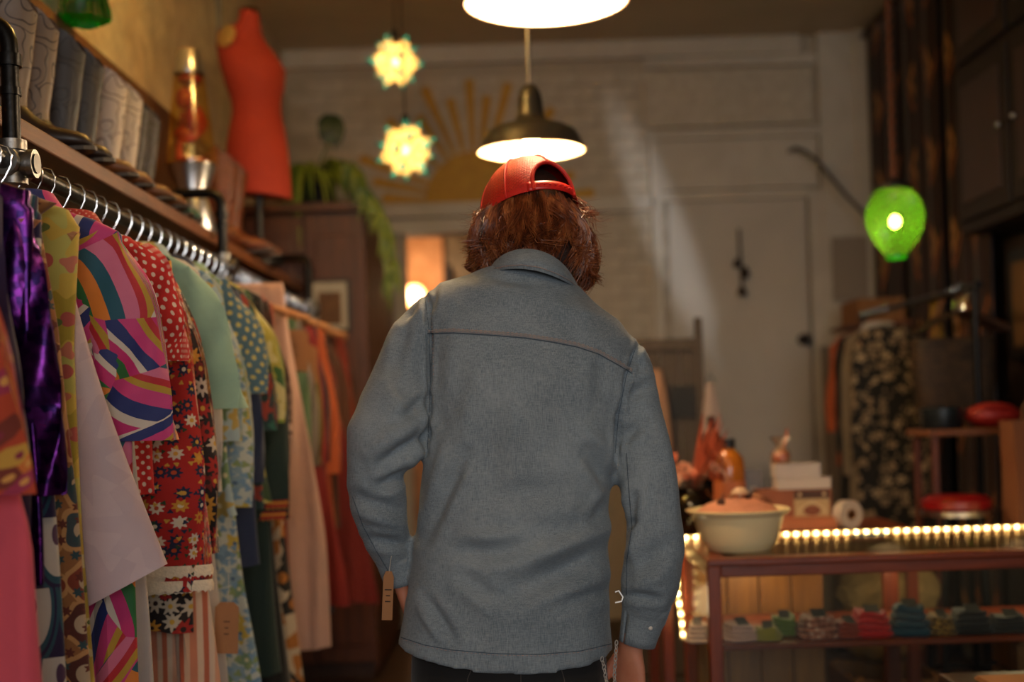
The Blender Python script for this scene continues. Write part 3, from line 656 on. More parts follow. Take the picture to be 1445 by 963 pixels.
G(3.09,'white_cotton_dress','plain white cotton dress between two floral dresses','dress',K['wht'],1.15,(.18,.18,.19,.2,.22),sleeve=S(L=.5,drop=.03,r1=.05))
G(3.18,'powder_blue_floral_blouse','powder blue blouse with yellow flowers','blouse',K['bluefl2'],.6,sleeve=S(L=.38,drop=.04,r1=.06),collar=K['bluefl2'])
G(3.26,'blue_floral_maxi_dress','long white dress with small blue and yellow flowers','dress',K['bluefl'],1.12,(.19,.2,.21,.23,.27),sleeve=S(L=.55,drop=.06,r1=.05))
G(3.35,'dotted_blue_blouse','slate blue blouse with yellow polka dots','blouse',K['bludot'],.55,sleeve=S(L=.26,r0=.08,r1=.075,drop=.06),rz=.05)
G(3.44,'denim_shirt','dark navy denim shirt with collar','shirt',K['denim'],.75,sleeve=S(L=.5,drop=.05,r1=.05),collar=K['denim'])
G(3.52,'teal_floral_blouse','dark teal floral blouse with short sleeve','blouse',K['teal'],.6,sleeve=S(L=.36,drop=.06,r1=.07))
G(3.60,'lime_floral_blouse','lime yellow blouse with green leaf print','blouse',K['ygfl'],.6,sleeve=S(L=.34,r0=.08,r1=.075,drop=.06),rz=.04,collar=K['mint'])
G(3.69,'ribbon_trim_dress','bottle green dress with red ribbon trim at cuff','dress',K['dkgrn'],1.1,sleeve=S(L=.62,drop=.06,r1=.06),cuff=(M_redtrim,2))
G(3.78,'black_velvet_dress','black velvet dress on the middle of the left rail','dress',K['blk'],1.15,sleeve=S(L=.5,drop=.05,r1=.06))
G(3.87,'fair_isle_sweater','brown patterned knit sweater with pale cuff','sweater',K['knit'],.6,sleeve=S(L=.40,drop=.05,r1=.055),cuff=(K['pinkw'],2))
G(3.96,'bold_print_skirt','cream skirt with bold black and ochre print','skirt',K['bold'],1.2,(.14,.16,.2,.23,.25),clip=-.17,hw=.15)
G(4.05,'rust_corduroy_dress','long rust red corduroy dress beside the pale rose trousers','dress',K['rust'],1.22,(.18,.18,.19,.21,.24))
G(4.22,'pale_rose_trousers','long pale rose linen trousers, lightest garment of the far rail','trousers',K['pinkw'],1.20,(.19,.21,.25,.29,.31),clip=-.05,amp=.01,hw=.15)
g=G(4.36,'sage_green_shirt','sage green shirt further along the left rail','shirt',K['grn'],.8,sleeve=S(L=.5,drop=.03,r1=.05)); ptag(g,.2,-.03,-.2,.14,.09)
G(4.47,'grey_dress','warm grey dress next to the sage green shirt','dress',K['gry'],1.0,sleeve=S(L=.5,drop=.04,r1=.05))
g=G(4.58,'olive_dress','olive green dress with brown card tag','dress',K['olive'],.95,sleeve=S(L=.5,drop=.04,r1=.05)); ptag(g,.2,-.03,-.24,.14,.09)
G(4.70,'crimson_dress','long crimson dress on the far part of rail','dress',K['dkred'],1.05,(.19,.2,.22,.26,.3),sleeve=S(L=.5,drop=.04,r1=.05))
G(4.82,'ink_blue_dress','ink blue dress behind the crimson dress','dress',K['ink'],1.1,sleeve=S(L=.5,drop=.03,r1=.05))
G(4.94,'burnt_orange_shirt','burnt orange shirt near the far end of rail','shirt',K['orange'],.8,sleeve=S(L=.55,drop=.05,r1=.05))
G(5.06,'plaid_shirt','dark plaid shirt near the far end of rail','shirt',K['plaid'],.8,sleeve=S(L=.55,drop=.04,r1=.05))
G(5.20,'red_wide_skirt','wide dark red skirt low behind the denim sleeve','skirt',K['wine'],1.05,(.14,.18,.25,.32,.37),clip=-.2,hw=.15)
G(5.34,'brown_suede_jacket','brown suede jacket at the far end of rail','jacket',K['brown'],.75,sleeve=S(L=.55,drop=.04,r1=.055))
G(5.50,'rust_blouse','rust coloured blouse at far end, beside suede jacket','blouse',K['rust'],.7,sleeve=S(L=.5,drop=.04,r1=.055))
G(5.66,'dark_coat','dark plaid coat last on the left rail before the wardrobe','coat',K['plaid'],1.0,sleeve=S(L=.55,drop=.03,r1=.06))
# spare wooden hangers with nothing on them, bunched at the far half of the rail
for i,D in enumerate((4.12,4.29,4.42,4.53,4.65,4.88,5.0,5.27,5.42,5.58)):
    hanger(RX,D,RZ,random.uniform(-.1,.1),'empty wooden hanger between '+['rust corduroy dress and pale rose trousers','pale rose trousers and sage shirt','sage shirt and grey dress','grey dress and olive dress','olive dress and crimson dress','ink blue dress and orange shirt','orange shirt and plaid shirt','dark red skirt and suede jacket','suede jacket and rust blouse','rust blouse and dark coat'][i],'spare hangers on the left rail',.21+.012*(i%3))

# ================================================================== things on the shelf
def boot_leather(name,c1,c2,line):
    t=NT(name); co=t.coord(); v=t.vm('ADD',co,t.vm('SCALE',t.noise(co,11.0,1)[1],0.16))
    w=t.math('FRACT',t.math('MULTIPLY',t.n('ShaderNodeTexVoronoi',{'Vector':v,'Scale':11.0,'Randomness':.8}).outputs['Distance'],3.6))
    ln=t.math('LESS_THAN',w,0.16); f=t.noise(co,20)[0]; t.bump(t.math('ADD',w,f),.25,.004)
    return t.fin(t.mix(ln,t.mix(f,hx(c1),hx(c2)),hx(line)),.5)
def boot(parent_label,x,y,mu,mf,ms,group,pull=None,lean=0.0):
    t=thing('western_boot',(x,y,SZ),parent_label,'boot',group,lean)
    rings=[]; n=32
    for i in range(15):
        s=i/14; z=.075+.30*s; rx=interp(s,[0,.15,.5,1],[.052,.047,.062,.072]); ry=interp(s,[0,.15,.5,1],[.036,.035,.045,.052]); ox=interp(s,[0,.2,1],[.004,-.004,.004])
        rings.append([(ox+rx*math.cos(q),ry*math.sin(q),z-(0.045*abs(math.cos(q))**3*max(0,(s-.6)/.4)) + (0.012*math.sin(q)**2*max(0,(s-.6)/.4))) for q in [2*math.pi*j/n for j in range(n)]])
    MB().loft(rings,False).build('shaft',mu,parent=t)
    fr=[]
    for i in range(17):
        s=i/16; xx=-.066+.262*s; h=interp(s,[0,.08,.22,.38,.55,.8,.93,1],[.035,.1,.115,.105,.07,.048,.035,.012]); w=interp(s,[0,.08,.25,.45,.65,.85,.95,1],[.012,.03,.034,.034,.042,.034,.02,.006]); zb=interp(s,[0,.25,.5,.7,1],[.036,.034,.016,.010,.018])
        fr.append([(xx,w*math.cos(q),zb+(h/2)+(h/2)*math.sin(q)) for q in [2*math.pi*j/20 for j in range(20)]])
    MB().loft(fr,True).build('foot',mf,parent=t)
    so=[]
    for i in range(15):
        s=i/14; xx=-.07+.272*s; w=interp(s,[0,.08,.25,.45,.65,.85,.95,1],[.02,.034,.034,.030,.046,.038,.024,.008]); zb=interp(s,[0,.25,.5,.7,1],[.030,.028,.010,.003,.012])
        so.append([(xx,-w,zb),(xx,w,zb),(xx,w,zb+.009),(xx,-w,zb+.009)])
    MB().loft(so,True).build('sole',ms,parent=t,smooth=False)
    MB().loft([[(a,b,z) for a,b in ((-.068+k,-.03+k),(-.006-k*1.5,-.03+k),(-.006-k*1.5,.03-k),(-.068+k,.03-k))] for z,k in ((.030,0),(.015,.003),(0.0,.005))],True).build('heel',ms,parent=t,smooth=False,bevel=.002)
    for sy in (-1,1): MB().box((.004,sy*.053,.372),(.028,.003,.06)).build('pull_strap',pull or mu,parent=t,smooth=False)
M_sole=plain('dark_sole_leather','#1c100a',.5); M_toe=plain('brown_toe_leather','#6a4020',.45,0,.25,40,.2)
B1=boot_leather('tan_stitched_leather','#6a584a','#7c6a5a','#2a1c14'); B2=boot_leather('charcoal_stitched_leather','#2c2a2c','#3a3638','#191718'); B3=boot_leather('cream_tooled_leather','#a89a90','#bcaea2','#5f544c'); B4=boot_leather('dark_brown_tooled_leather','#29262a','#3c342e','#5a5560'); B5=boot_leather('chestnut_leather','#5a2c14','#733a1a','#2c1408')
M_tealsole=plain('teal_leather','#12483c',.5); bx=-1.14
boot('tan stitched western boot nearest on the shelf, front of its pair',bx,2.93,B1,plain('dark_foot_leather','#241812',.4),M_sole,'tan boots on the shelf')
boot('tan stitched western boot nearest on the shelf, rear of its pair',bx,3.07,B1,plain('dark_foot_leather_2','#241812',.4),M_sole,'tan boots on the shelf')
boot('charcoal western boot with brown toe, front of its pair',bx+.0,3.26,B2,M_toe,M_sole,'charcoal boots on the shelf')
boot('charcoal western boot with brown toe, rear of its pair',bx+.0,3.41,B2,M_toe,M_sole,'charcoal boots on the shelf')
boot('cream tooled western boot with green pull strap, front of its pair',bx,3.62,B3,M_toe,M_sole,'cream boots on the shelf',M_tealsole)
boot('cream tooled western boot with green pull strap, rear of its pair',bx,3.77,B3,M_toe,M_sole,'cream boots on the shelf',M_tealsole)
boot('dark tooled western boot with teal foot beside the lava lamp, front of its pair',bx-.02,3.91,B4,M_tealsole,M_sole,'dark boots on the shelf')
boot('dark tooled western boot with teal foot beside the lava lamp, rear of its pair',bx-.02,4.03,B4,M_tealsole,M_sole,'dark boots on the shelf')
boot('chestnut western boot under the dress form, front of its pair',bx+.06,4.80,B5,B5,M_sole,'chestnut boots on the shelf')
boot('chestnut western boot under the dress form, rear of its pair',bx+.06,4.96,B5,B5,M_sole,'chestnut boots on the shelf')
# lava lamp
ll=thing('lava_lamp',(-1.095,4.46,SZ),'tall lava lamp with red wax in amber liquid and steel base','lamp')
MB().lathe([(.001,0),(.088,0),(.09,.004),(.05,.16),(.048,.17),(.082,.262),(.0855,.276),(.001,.27)],48).build('base',M_steel,parent=ll)
MB().lathe([(.0845,.27),(.0875,.285),(.086,.30),(.052,.598),(.051,.602)],48).build('glass',glassy('amber_liquid_glass','#d8a848','#fae6ac',0.0,'#ffb030',.97),parent=ll)
MB().lathe([(.053,.592),(.054,.597),(.040,.672),(.037,.678),(.001,.678)],40).build('cap',M_steel,parent=ll)
tw=NT('red_wax'); M_wax=tw.fin(hx('#7a0e04'),.4,0,Subsurface_Weight=.3,Emission_Color=hx('#d02808'),Emission_Strength=.03)
def blob(c,r,sd): MB().ell(c,r,22,16,None,lambda d:1+.12*mnoise.noise(d*1.6+Vector((sd,0,0)))).build('wax_blob',M_wax,parent=ll)
blob((-.014,-.01,.505),(.034,.034,.04),1); blob((.016,-.005,.425),(.042,.04,.055),5); blob((-.018,0,.385),(.042,.04,.028),9); blob((0,0,.575),(.045,.045,.02),3)
MB().tube([(-.045,.01,.29),(-.047,.01,.35),(-.03,.005,.4),(-.02,0,.46)],[.016,.012,.013,.016],12).build('wax_column',M_wax,parent=ll)
MB().ell((0,0,.287),(.06,.06,.012),20,8).build('wax_pool',M_wax,parent=ll)
point('lava_light',(0.03,-.03,.31),.16,(1,.7,.35),.02,ll)
# dress form
DFY=5.15; df=thing('dress_form',(P(362,283,DFY).x,DFY,SZ),'orange red felt covered dress form torso on the shelf end','mannequin')
M_felt=plain('orange_red_felt','#a0301c',.8,0,.12,12,.15,200)
secs=[((338,16),(366,20),.9),((337,27),(367,32),.9),((333,35),(368,41),.85),((314,39),(371,52),.55),((306,48),(380,66),.5),((305,64),(394,84),.55),((309,88),(403,100),.75),((318,120),(401,124),.78),((326,142),(397,143),.72),((328,160),(397,158),.7),((324,178),(401,178),.7),((320,205),(406,206),.72),((318,232),(409,236),.72),((318,255),(411,262),.7),((320,272),(412,282),.68)]
rings=[]
for a,b,k in secs:
    pa,pb=P(a[0],a[1],DFY)-df.location,P(b[0],b[1],DFY)-df.location; c=(pa+pb)/2; h=(pb-pa)/2
    rings.append([(c.x+h.x*math.cos(q),c.y+h.x*k*math.sin(q)*(1.15 if math.sin(q)<0 else .9),c.z+h.z*math.cos(q)) for q in [2*math.pi*j/40 for j in range(40)]])
fo=MB().loft(rings,True).build('torso',M_felt,parent=df)
q=P(323,57,DFY)-df.location
dm=MB().lathe([(.001,0),(.042,0),(.047,-.004),(.047,-.014)],28); rr=Matrix.Rotation(R(-62),3,'Y')@Matrix.Rotation(0,3,'X'); rr=Vector((-.55,-.8,.25)).to_track_quat('Z','Y').to_matrix()
dm.v=[tuple(rr@Vector(p)+Vector((q.x+.0,-.075,q.z))) for p in dm.v]; dm.build('armhole_plate',plain('worn_brass_plate','#c09a54',.5,.3),parent=df)
MB().ell((P(352,16,DFY).x-df.location.x,0,P(352,14,DFY).z-SZ),(.04,.036,.012),20,8).build('neck_cap',plain('dark_brass_cap','#5a3a20',.4,.5),parent=df)
MB().tube([(0.01,0,.012),(0.01,0,.35)],.016,12).build('pole',M_black,parent=df)
MB().lathe([(.001,0),(.10,0),(.10,.012),(.03,.028),(.001,.03)],28).build('foot',M_black,parent=df)
# green crinkled bag hanging on the plaster above the board
gb=P(100,46,3.68); gg=thing('green_bag',(-1.19,3.64,2.40),'crinkled green plastic bag hanging on the tan plaster wall','bag')
def wobb(q,z): return 1+.24*mnoise.noise(Vector((math.cos(q)*2.2,math.sin(q)*2.2,z*22)))+.20*mnoise.noise(Vector((math.cos(q)*5,math.sin(q)*5,z*45)))
MB().lathe([(.045,-.012),(.07,.0),(.066,.03),(.062,.08),(.066,.15),(.068,.25),(.055,.36),(.02,.44),(.012,.47),(.028,.52)],64,wob=wobb).build('bag_body',glassy('green_plastic','#1a9a38','#1c9a3a',.0,'#10a030',.12),parent=gg)
MB().tube([(0,0,.46),(-.02,0,.56),(-.085,0,.6)],.002,6).build('string',M_black,parent=gg)
# trailing plant on the wardrobe
q=P(447,262,6.25); pl=thing('potted_trailing_plant',(q.x,6.25,cZ),'trailing green fern in dark pot on top of the wardrobe','plant')
MB().lathe([(.001,0),(.075,0),(.08,.01),(.11,.17),(.116,.175),(.116,.2),(.104,.2),(.1,.17),(.001,.165)],32).build('pot',plain('dark_glazed_pot','#141a20',.25),parent=pl)
MB().lathe([(.001,.0),(.12,.0),(.13,.012),(.125,.014),(.001,.008)],32).build('saucer',plain('white_saucer','#b8b0a4',.4),parent=pl)
M_leaf=[plain('yellow_green_leaf','#6a7a1c',.5,0,.3,20),plain('mid_green_leaf','#3c5a18',.5,0,.3,20),plain('dark_green_leaf','#16301a',.45,0,.3,20)]
def strap(p0,p1,p2,w,m,name='leaf'):
    p0,p1,p2=Vector(p0),Vector(p1),Vector(p2); L_=[];n=7
    for i in range(n+1):
        t=i/n; c=p0*(1-t)**2+p1*2*t*(1-t)+p2*t*t; d=(p1-p0)*(1-t)+(p2-p1)*t; s=d.cross(Vector((.3,-1,.2))); s=s.normalized() if s.length>1e-6 else Vector((1,0,0))
        ww=w*math.sin(math.pi*min(.97,.08+.9*t)); L_.append([c-s*ww,c+Vector((0,-.3*ww,.25*ww)),c+s*ww])
    MB().loft(L_,False,False).build(name,m,parent=pl)
rd=random.Random(3)
for i in range(70):
    a=rd.uniform(0,6.28); r=rd.uniform(.08,.17); h=rd.uniform(.03,.13); dr=rd.uniform(.1,.42)
    strap((.03*math.cos(a),.03*math.sin(a),.18),(r*math.cos(a),r*math.sin(a)-.02,.2+h),(r*1.35*math.cos(a)+.04,max(-.3,r*1.5*math.sin(a)-.03),max(.02,.2-dr) if (r*1.5*math.sin(a)-.03)>-.2 else .2-dr),rd.uniform(.008,.014),M_leaf[rd.choice([0,0,1])])
# long trail that falls over the right side of the wardrobe
tr=[P(x,y,d)-pl.location for x,y,d in ((470,225,6.2),(497,232,6.05),(515,262,5.98),(530,292,5.95),(545,325,5.95),(552,365,5.95),(556,410,5.95))]
MB().tube(tr,.005,6).build('stem',M_leaf[1],parent=pl)
for i in range(80):
    s=rd.uniform(.05,.98)*(len(tr)-1); k=int(s); p=lerp(tr[k],tr[min(k+1,len(tr)-1)],s-k); sg=rd.choice([-1,1])
    strap(p,p+Vector((sg*rd.uniform(.01,.035),rd.uniform(-.03,.02),.02)),p+Vector((sg*rd.uniform(.01,.05),rd.uniform(-.03,.02),-rd.uniform(.06,.15))),rd.uniform(.008,.014),M_leaf[rd.choice([0,0,0,1])])
# dark upright leaf bunch
up=P(467,180,6.2)-pl.location
MB().tube([(0,0,.18),(up.x*.5,-.02,up.z*.7),(up.x,-.03,up.z-.04)],.005,6).build('stem',M_leaf[1],parent=pl)
for i in range(9):
    a=i*.7; e=Vector((up.x+.05*math.cos(a),up.y*.0-.03+.03*math.sin(a*1.7),up.z+.045*math.sin(a)))
    strap((up.x,-.03,up.z+.05),e+Vector((0,0,.03)),e+Vector((0,-.01,-.06)),.028,M_leaf[2])
# ================================================================== curtains and dark furniture along the right wall
def ikat(name):
    t=NT(name); uv=t.sep(t.coord('UV')); x=t.math('MULTIPLY',uv[0],3.6); y=t.math('MULTIPLY',uv[1],2.3)
    fx=t.math('ABSOLUTE',t.math('SUBTRACT',t.math('FRACT',x),.5)); fy=t.math('SUBTRACT',t.math('FRACT',y),.55)
    nz=t.math('MULTIPLY',t.math('SUBTRACT',t.noise(t.vm('MULTIPLY',t.coord('UV'),(60,6,1)),1.0,3)[0],.5),.12)
    di=t.math('ADD',t.math('ADD',t.math('MULTIPLY',fx,2.6),t.math('MULTIPLY',t.math('ABSOLUTE',fy),1.5)),nz)
    vv=t.math('ABSOLUTE',t.math('ADD',t.math('SUBTRACT',t.math('ADD',fy,.34),t.math('MULTIPLY',fx,1.7)),nz))
    m1=t.math('MULTIPLY',t.math('LESS_THAN',di,.33),t.math('GREATER_THAN',di,.12)); m2=t.math('MULTIPLY',t.math('LESS_THAN',vv,.045),t.math('LESS_THAN',fx,.36))
    col=t.mix(m1,t.mix(m2,hx('#2e130c'),hx('#a8622e')),hx('#c08a4c'))
    return _cloth_end(t,col)
M_ikat=ikat('dark_ikat_weave')
def curtain(y0,y1,label,sd):
    t=thing('ikat_curtain',(2.09,(y0+y1)/2,0.02),label,'curtain','ikat curtains on the right wall'); g=[];uvs=[]
    for i in range(30):
        z=3.30*i/29; row=[]
        for j in range(50):
            y=lerp(y0,y1,j/49); x=-.011*math.sin((y-y0)*38+sd)-.008*math.sin((y-y0)*17+z*.6+sd); row.append((x,y-(y0+y1)/2,z)); uvs.append((y,z))
        g.append(row)
    o=MB().loft(g,False,False,uvs).build('cloth',M_ikat,parent=t); sm=o.modifiers.new('thick','SOLIDIFY'); sm.thickness=.003
    MB().box((0,0,3.31),(.05,y1-y0,.025)).build('heading',M_darkwood,parent=t,smooth=False)
curtain(6.72,7.34,'brown ikat curtain panel nearest the back wall',0.0)
curtain(6.08,6.68,'brown ikat curtain panel in the middle of the right wall',1.4)
curtain(5.50,6.04,'brown ikat curtain panel nearest the dark wall cabinet',2.2)
M_blkwood=wood('near_black_wood','#0f0705','#1f100a',.55,'Z')
hc=thing('wall_cabinet',(2.03,4.85,1.93),'dark wooden wall cabinet at the upper right edge','cabinet')
MB().box((0.01,0,.68),(.2,1.2,1.36)).build('carcass',M_blkwood,parent=hc,smooth=False,bevel=.004)
for i in range(2):
    for j in range(2):
        d=MB().box((-.1,-.295+.59*i,.36+.66*j),(.022,.56,.62)).build('door',M_blkwood,parent=hc,smooth=False,bevel=.004)
        MB().box((-.113,-.295+.59*i,.36+.66*j),(.008,.42,.48)).build('door_panel',M_darkwood,parent=d,smooth=False,bevel=.004)
        MB().ell((-.125,-.295+.59*i+(.22 if i==0 else -.22),.36+.66*j),(.012,.012,.012),12,8).build('knob',M_steel,parent=d)
pf=thing('large_framed_print',(2.135,4.95,1.62),'large dark framed tan print on the right wall under the cabinet','picture')
MB().box((0,0,0),(.04,.95,.46)).build('frame',M_black,parent=pf,smooth=False,bevel=.004)
MB().box((-.019,0,0),(.008,.82,.35)).build('print',plain('tan_print','#6a4a26',.6,0,.5,7),parent=pf,smooth=False)

# ------------------------------------------------------------------ right clothes rack
QX,QZ=1.75,1.66
rk=thing('garment_rack',(QX,5.6,0),'black metal garment rack in front of the brown curtains','rack')
MB().tube([(0,-.85,QZ),(0,.78,QZ)],.014,12).build('rail_pipe',M_blackpipe,parent=rk)
for y in (-.8,.73):
    MB().tube([(0,y,.02),(0,y,QZ)],.014,12).build('upright',M_blackpipe,parent=rk)
    MB().tube([(-.22,y,.014),(.22,y,.014)],.014,10).build('foot_bar',M_blackpipe,parent=rk)
GR='garments on the right rack'; RR=(QX,QZ)
K['bwfl']=floral('black_cream_floral','#0e0b0b',[dict(cols=['#b59a78','#9a8468','#c9b08c'],scale=19,R1=.33,R2=.1,petals=5,rnd=.85,density=.45,centre=['#5a4630']),dict(cols=['#a08a6c'],scale=34,R1=.26,petals=3,rnd=.9,density=.6)])
G(6.26,'orange_blouse','burnt orange blouse, first from the door on the right rack','blouse',K['orange'],.6,(.17,.17,.17,.17,.17),sleeve=S(L=.4,drop=.03,r1=.05),rail=RR,group=GR,rz=.02)
G(6.16,'black_dress','plain black dress between the orange blouse and cream coat','dress',K['blk'],1.1,(.17,.17,.18,.2,.2),sleeve=S(L=.5,drop=.01,r1=.05),rail=RR,group=GR,rz=0)
G(6.07,'white_scarf_blouse','grey white blouse with bunched collar on the right rack','blouse',K['gry'],.5,(.15,.15,.15,.15,.15),collar=K['wht'],rail=RR,group=GR,rz=0)
G(5.98,'cream_coat','long cream coat edge beside the black floral dress','coat',cloth('cream_wool','#8f7c62'),1.0,(.18,.18,.18,.19,.2),sleeve=S(L=.6,drop=.02,r1=.05),rail=RR,group=GR,rz=.02)
G(5.88,'black_floral_maxi_dress','long black dress covered in cream flowers on the right rack','dress',K['bwfl'],1.35,(.16,.15,.16,.18,.2),sleeve=S(L=.55,drop=.02,r1=.05),rail=RR,group=GR,rz=-.02)
def weave(name):
    t=NT(name); uv=t.vm('MULTIPLY',t.coord(),(1,1,1)); b=t.n('ShaderNodeTexBrick',{'Vector':t.n('ShaderNodeMapping',{'Vector':uv,'Rotation':(R(90),0,0)}).outputs[0],'Color1':hx('#4a3218'),'Color2':hx('#2c1c0e'),'Mortar':hx('#0d0806'),'Scale':22.0,'Mortar Size':.03})
    t.bump(b.outputs[1],.6,.01); return t.fin(b.outputs[0],.7)
tb=thing('woven_tote',(QX+.05,5.2,QZ-.52),'dark woven straw tote hanging from the right rack','bag')
MB().loft([[(w*math.copysign(abs(math.cos(q))**.5,math.cos(q)),d*math.copysign(abs(math.sin(q))**.6,math.sin(q)),z) for q in [2*math.pi*j/40 for j in range(40)]] for z,w,d in ((0,.13,.05),(.02,.15,.06),(.18,.165,.065),(.34,.17,.06),(.345,.16,.052),(.3,.155,.05))],True).build('woven_body',weave('straw_weave'),parent=tb)
for y in (-.045,.045): MB().tube([(-.08,y,.33),(-.07,y*.7,.42),(-.03,y*.3,.515),(0,y*.15,.537),(.03,y*.3,.515),(.07,y*.7,.42),(.08,y,.33)],.006,8).build('handle',M_toe,parent=tb)
sc_=thing('yellow_scarf',(QX+.035,5.36,QZ),'thin mustard yellow scarf looped over the right rack','scarf')
MB().tube([(0.02,.02,-.20),(0.0,.02,-.1),(0,.02,.01),(0,0,.022),(0,-.02,.01),(0.01,-.02,-.12),(.035,-.02,-.26)],[.02,.016,.012,.011,.012,.016,.024],10,flat=.3,up=(0,1,0)).build('cloth',cloth('mustard_knit','#a8801c'),parent=sc_)
for i in range(3):
    hanger(QX,4.92+.06*i,QZ,.1*i-.1,['foremost','second','third'][i]+' empty dark wooden hanger from the near end of right rack','spare hangers on the right rack',.17,M_darkwood)
# cardboard box and board behind the rack
sh=thing('corner_shelf',(1.93,6.85,1.62),'narrow wooden shelf on brackets in the back right corner','shelf')
MB().box((0,0,.012),(.27,.62,.024)).build('board',M_shelfwood,parent=sh,smooth=False,bevel=.003)
for y in (-.22,.22): MB().box((.12,y,-.07),(.02,.02,.14)).box((.04,y,-.012),(.16,.02,.02)).build('bracket',M_blackpipe,parent=sh,smooth=False)
bb=thing('cardboard_box',(1.93,6.8,1.645),'plain tan cardboard box on the corner shelf','box')
MB().box((0,0,.06),(.24,.36,.12)).build('carton',plain('tan_cardboard','#8a5c34',.8,0,.1,8),parent=bb,smooth=False,bevel=.002)
for s_ in (-1,1): MB().box((s_*.061,0,.1215),(.118,.36,.003)).build('flap',plain('tan_cardboard_flap','#976638',.8),parent=bb,smooth=False)
q=P(1196,460,7.2); lb=thing('leaning_board',(q.x,7.28,0),'pale grey board leaning between the door and garment rack','board')
o=MB().box((0,0,.78),(.24,.018,1.56)).build('panel',plain('grey_board','#7a7066',.8,0,.1,5),parent=lb,smooth=False,bevel=.003); o.rotation_euler=(R(-3),0,0)
MB().box((0,-.012,.01),(.24,.03,.02)).build('foot_strip',M_darkwood,parent=lb,smooth=False)

# ------------------------------------------------------------------ small table, stool, paper bag
tx,ty,tz=1.67,4.62,1.13
tt=thing('plant_stand',(tx,ty,0),'tall slim wooden side table with red purse on top','table')
MB().box((0,0,tz-.012),(.42,.26,.024)).build('table_top',M_shelfwood,parent=tt,smooth=False,bevel=.004)
for a in (-.18,.18):
    for b in (-.1,.1): MB().box((a,b,(tz-.024)/2),(.022,.022,tz-.024)).build('leg',wood('red_brown_leg','#4a2010','#6a3018',.5,'Z'),parent=tt,smooth=False,bevel=.002)
rb=thing('red_purse',(tx+.06,ty-.01,tz),'soft red leather purse lying on the slim side table','bag')
M_redl=plain('red_leather','#8e1a12',.45,0,.15,10,.2)
MB().ell((0,0,.045),(.1,.06,.045),24,14,None,lambda d:1+.08*mnoise.noise(d*2.3)).build('purse_body',M_redl,parent=rb)
MB().tube([(-.08,-.03,.05),(-.04,-.055,.075),(.04,-.055,.075),(.08,-.03,.05)],.008,8).build('strap',M_redl,parent=rb)
dt=thing('dark_tin',(tx-.12,ty,tz),'dark blue grey tin box beside the red purse','tin')
MB().lathe([(.001,0),(.07,0),(.072,.004),(.072,.06),(.001,.06)],28).build('tin_body',plain('blue_grey_tin','#1c2226',.35,.4),parent=dt)
MB().lathe([(.074,.052),(.075,.075),(.06,.08),(.001,.081)],28).build('lid',plain('blue_grey_lid','#232a2e',.35,.4),parent=dt)
st=thing('round_stool',(1.49,4.32,0),'black stool with round red padded seat','stool')
MB().lathe([(.001,.86),(.10,.86),(.115,.872),(.115,.895),(.095,.91),(.001,.915)],36).build('seat',plain('red_vinyl','#7e0c10',.35),parent=st)
MB().lathe([(.10,.845),(.116,.845),(.117,.862),(.10,.862)],36).build('seat_ring',M_steel,parent=st)
for a in range(4):
    q_=a*math.pi/2+.785; MB().tube([(.08*math.cos(q_),.08*math.sin(q_),.86),(.135*math.cos(q_),.135*math.sin(q_),.0)],.012,8).build('leg',M_blackpipe,parent=st)
MB().lathe([(.118,.3),(.126,.3),(.126,.315),(.118,.315),(.118,.3)],32).build('foot_ring',M_blackpipe,parent=st)
lc=thing('low_black_cabinet',(1.90,4.28,0),'low black cabinet under the brown paper bag','cabinet')
MB().box((0,0,.4),(.36,.4,.8)).build('carcass',M_black,parent=lc,smooth=False,bevel=.004)
MB().box((0,-.206,.41),(.33,.014,.7)).build('door',plain('black_door','#15110f',.4),parent=lc,smooth=False,bevel=.003)
pb=thing('paper_shopping_bag',(1.765,4.24,.8),'brown paper shopping bag with twisted handles at the right edge','bag')
M_pap=plain('brown_paper','#6e4022',.8,0,.12,8,.1)
MB().loft([[(w*a,d*b,z) for a,b in ((-1,-1),(1,-1),(1,1),(-1,1))] for z,w,d in ((0,.12,.065),(.005,.125,.07),(.2,.122,.066),(.36,.13,.06))],True).build('bag_body',M_pap,parent=pb,smooth=False)
for y in (-.062,.062): MB().tube([(-.05,y,.34),(-.048,y,.40),(-.02,y,.44),(.02,y,.44),(.048,y,.40),(.05,y,.34)],.004,8).build('handle',M_pap,parent=pb)

# ================================================================== glass display case
CX0,CX1,CY0,CY1,CZ=.509,1.92,3.43,3.98,.828
M_case=wood('mahogany_frame','#4a1a08','#7e3412',.34,'X'); M_casez=wood('mahogany_post','#4a1a08','#7e3412',.36,'Z'); M_back=wood('amber_plank','#6a3c12','#9c6424',.5,'Z')
M_glass=glassy('clear_pane','#e8f0ea','#f2f6f2',0.0,'#000000',.995,.03)
dc_=thing('display_case',((CX0+CX1)/2,(CY0+CY1)/2,0),'mahogany framed glass display counter with one inner shelf','display case')
ox_,oy_=(CX0+CX1)/2,(CY0+CY1)/2
def db(name,x0,x1,y0,y1,z0,z1,m,bev=.003,par=None): return MB().box(((x0+x1)/2-ox_,(y0+y1)/2-oy_,(z0+z1)/2),(x1-x0,y1-y0,z1-z0)).build(name,m,parent=par or dc_,smooth=False,bevel=bev)
pw=.036
db('top_rail',CX0,CX1,CY0,CY0+.07,CZ-.018,CZ,M_case); db('top_rail',CX0,CX1,CY1-.05,CY1,CZ-.018,CZ,M_case); db('top_rail',CX0,CX0+.06,CY0+.07,CY1-.05,CZ-.018,CZ,M_case); db('top_rail',CX1-.06,CX1,CY0+.07,CY1-.05,CZ-.018,CZ,M_case)
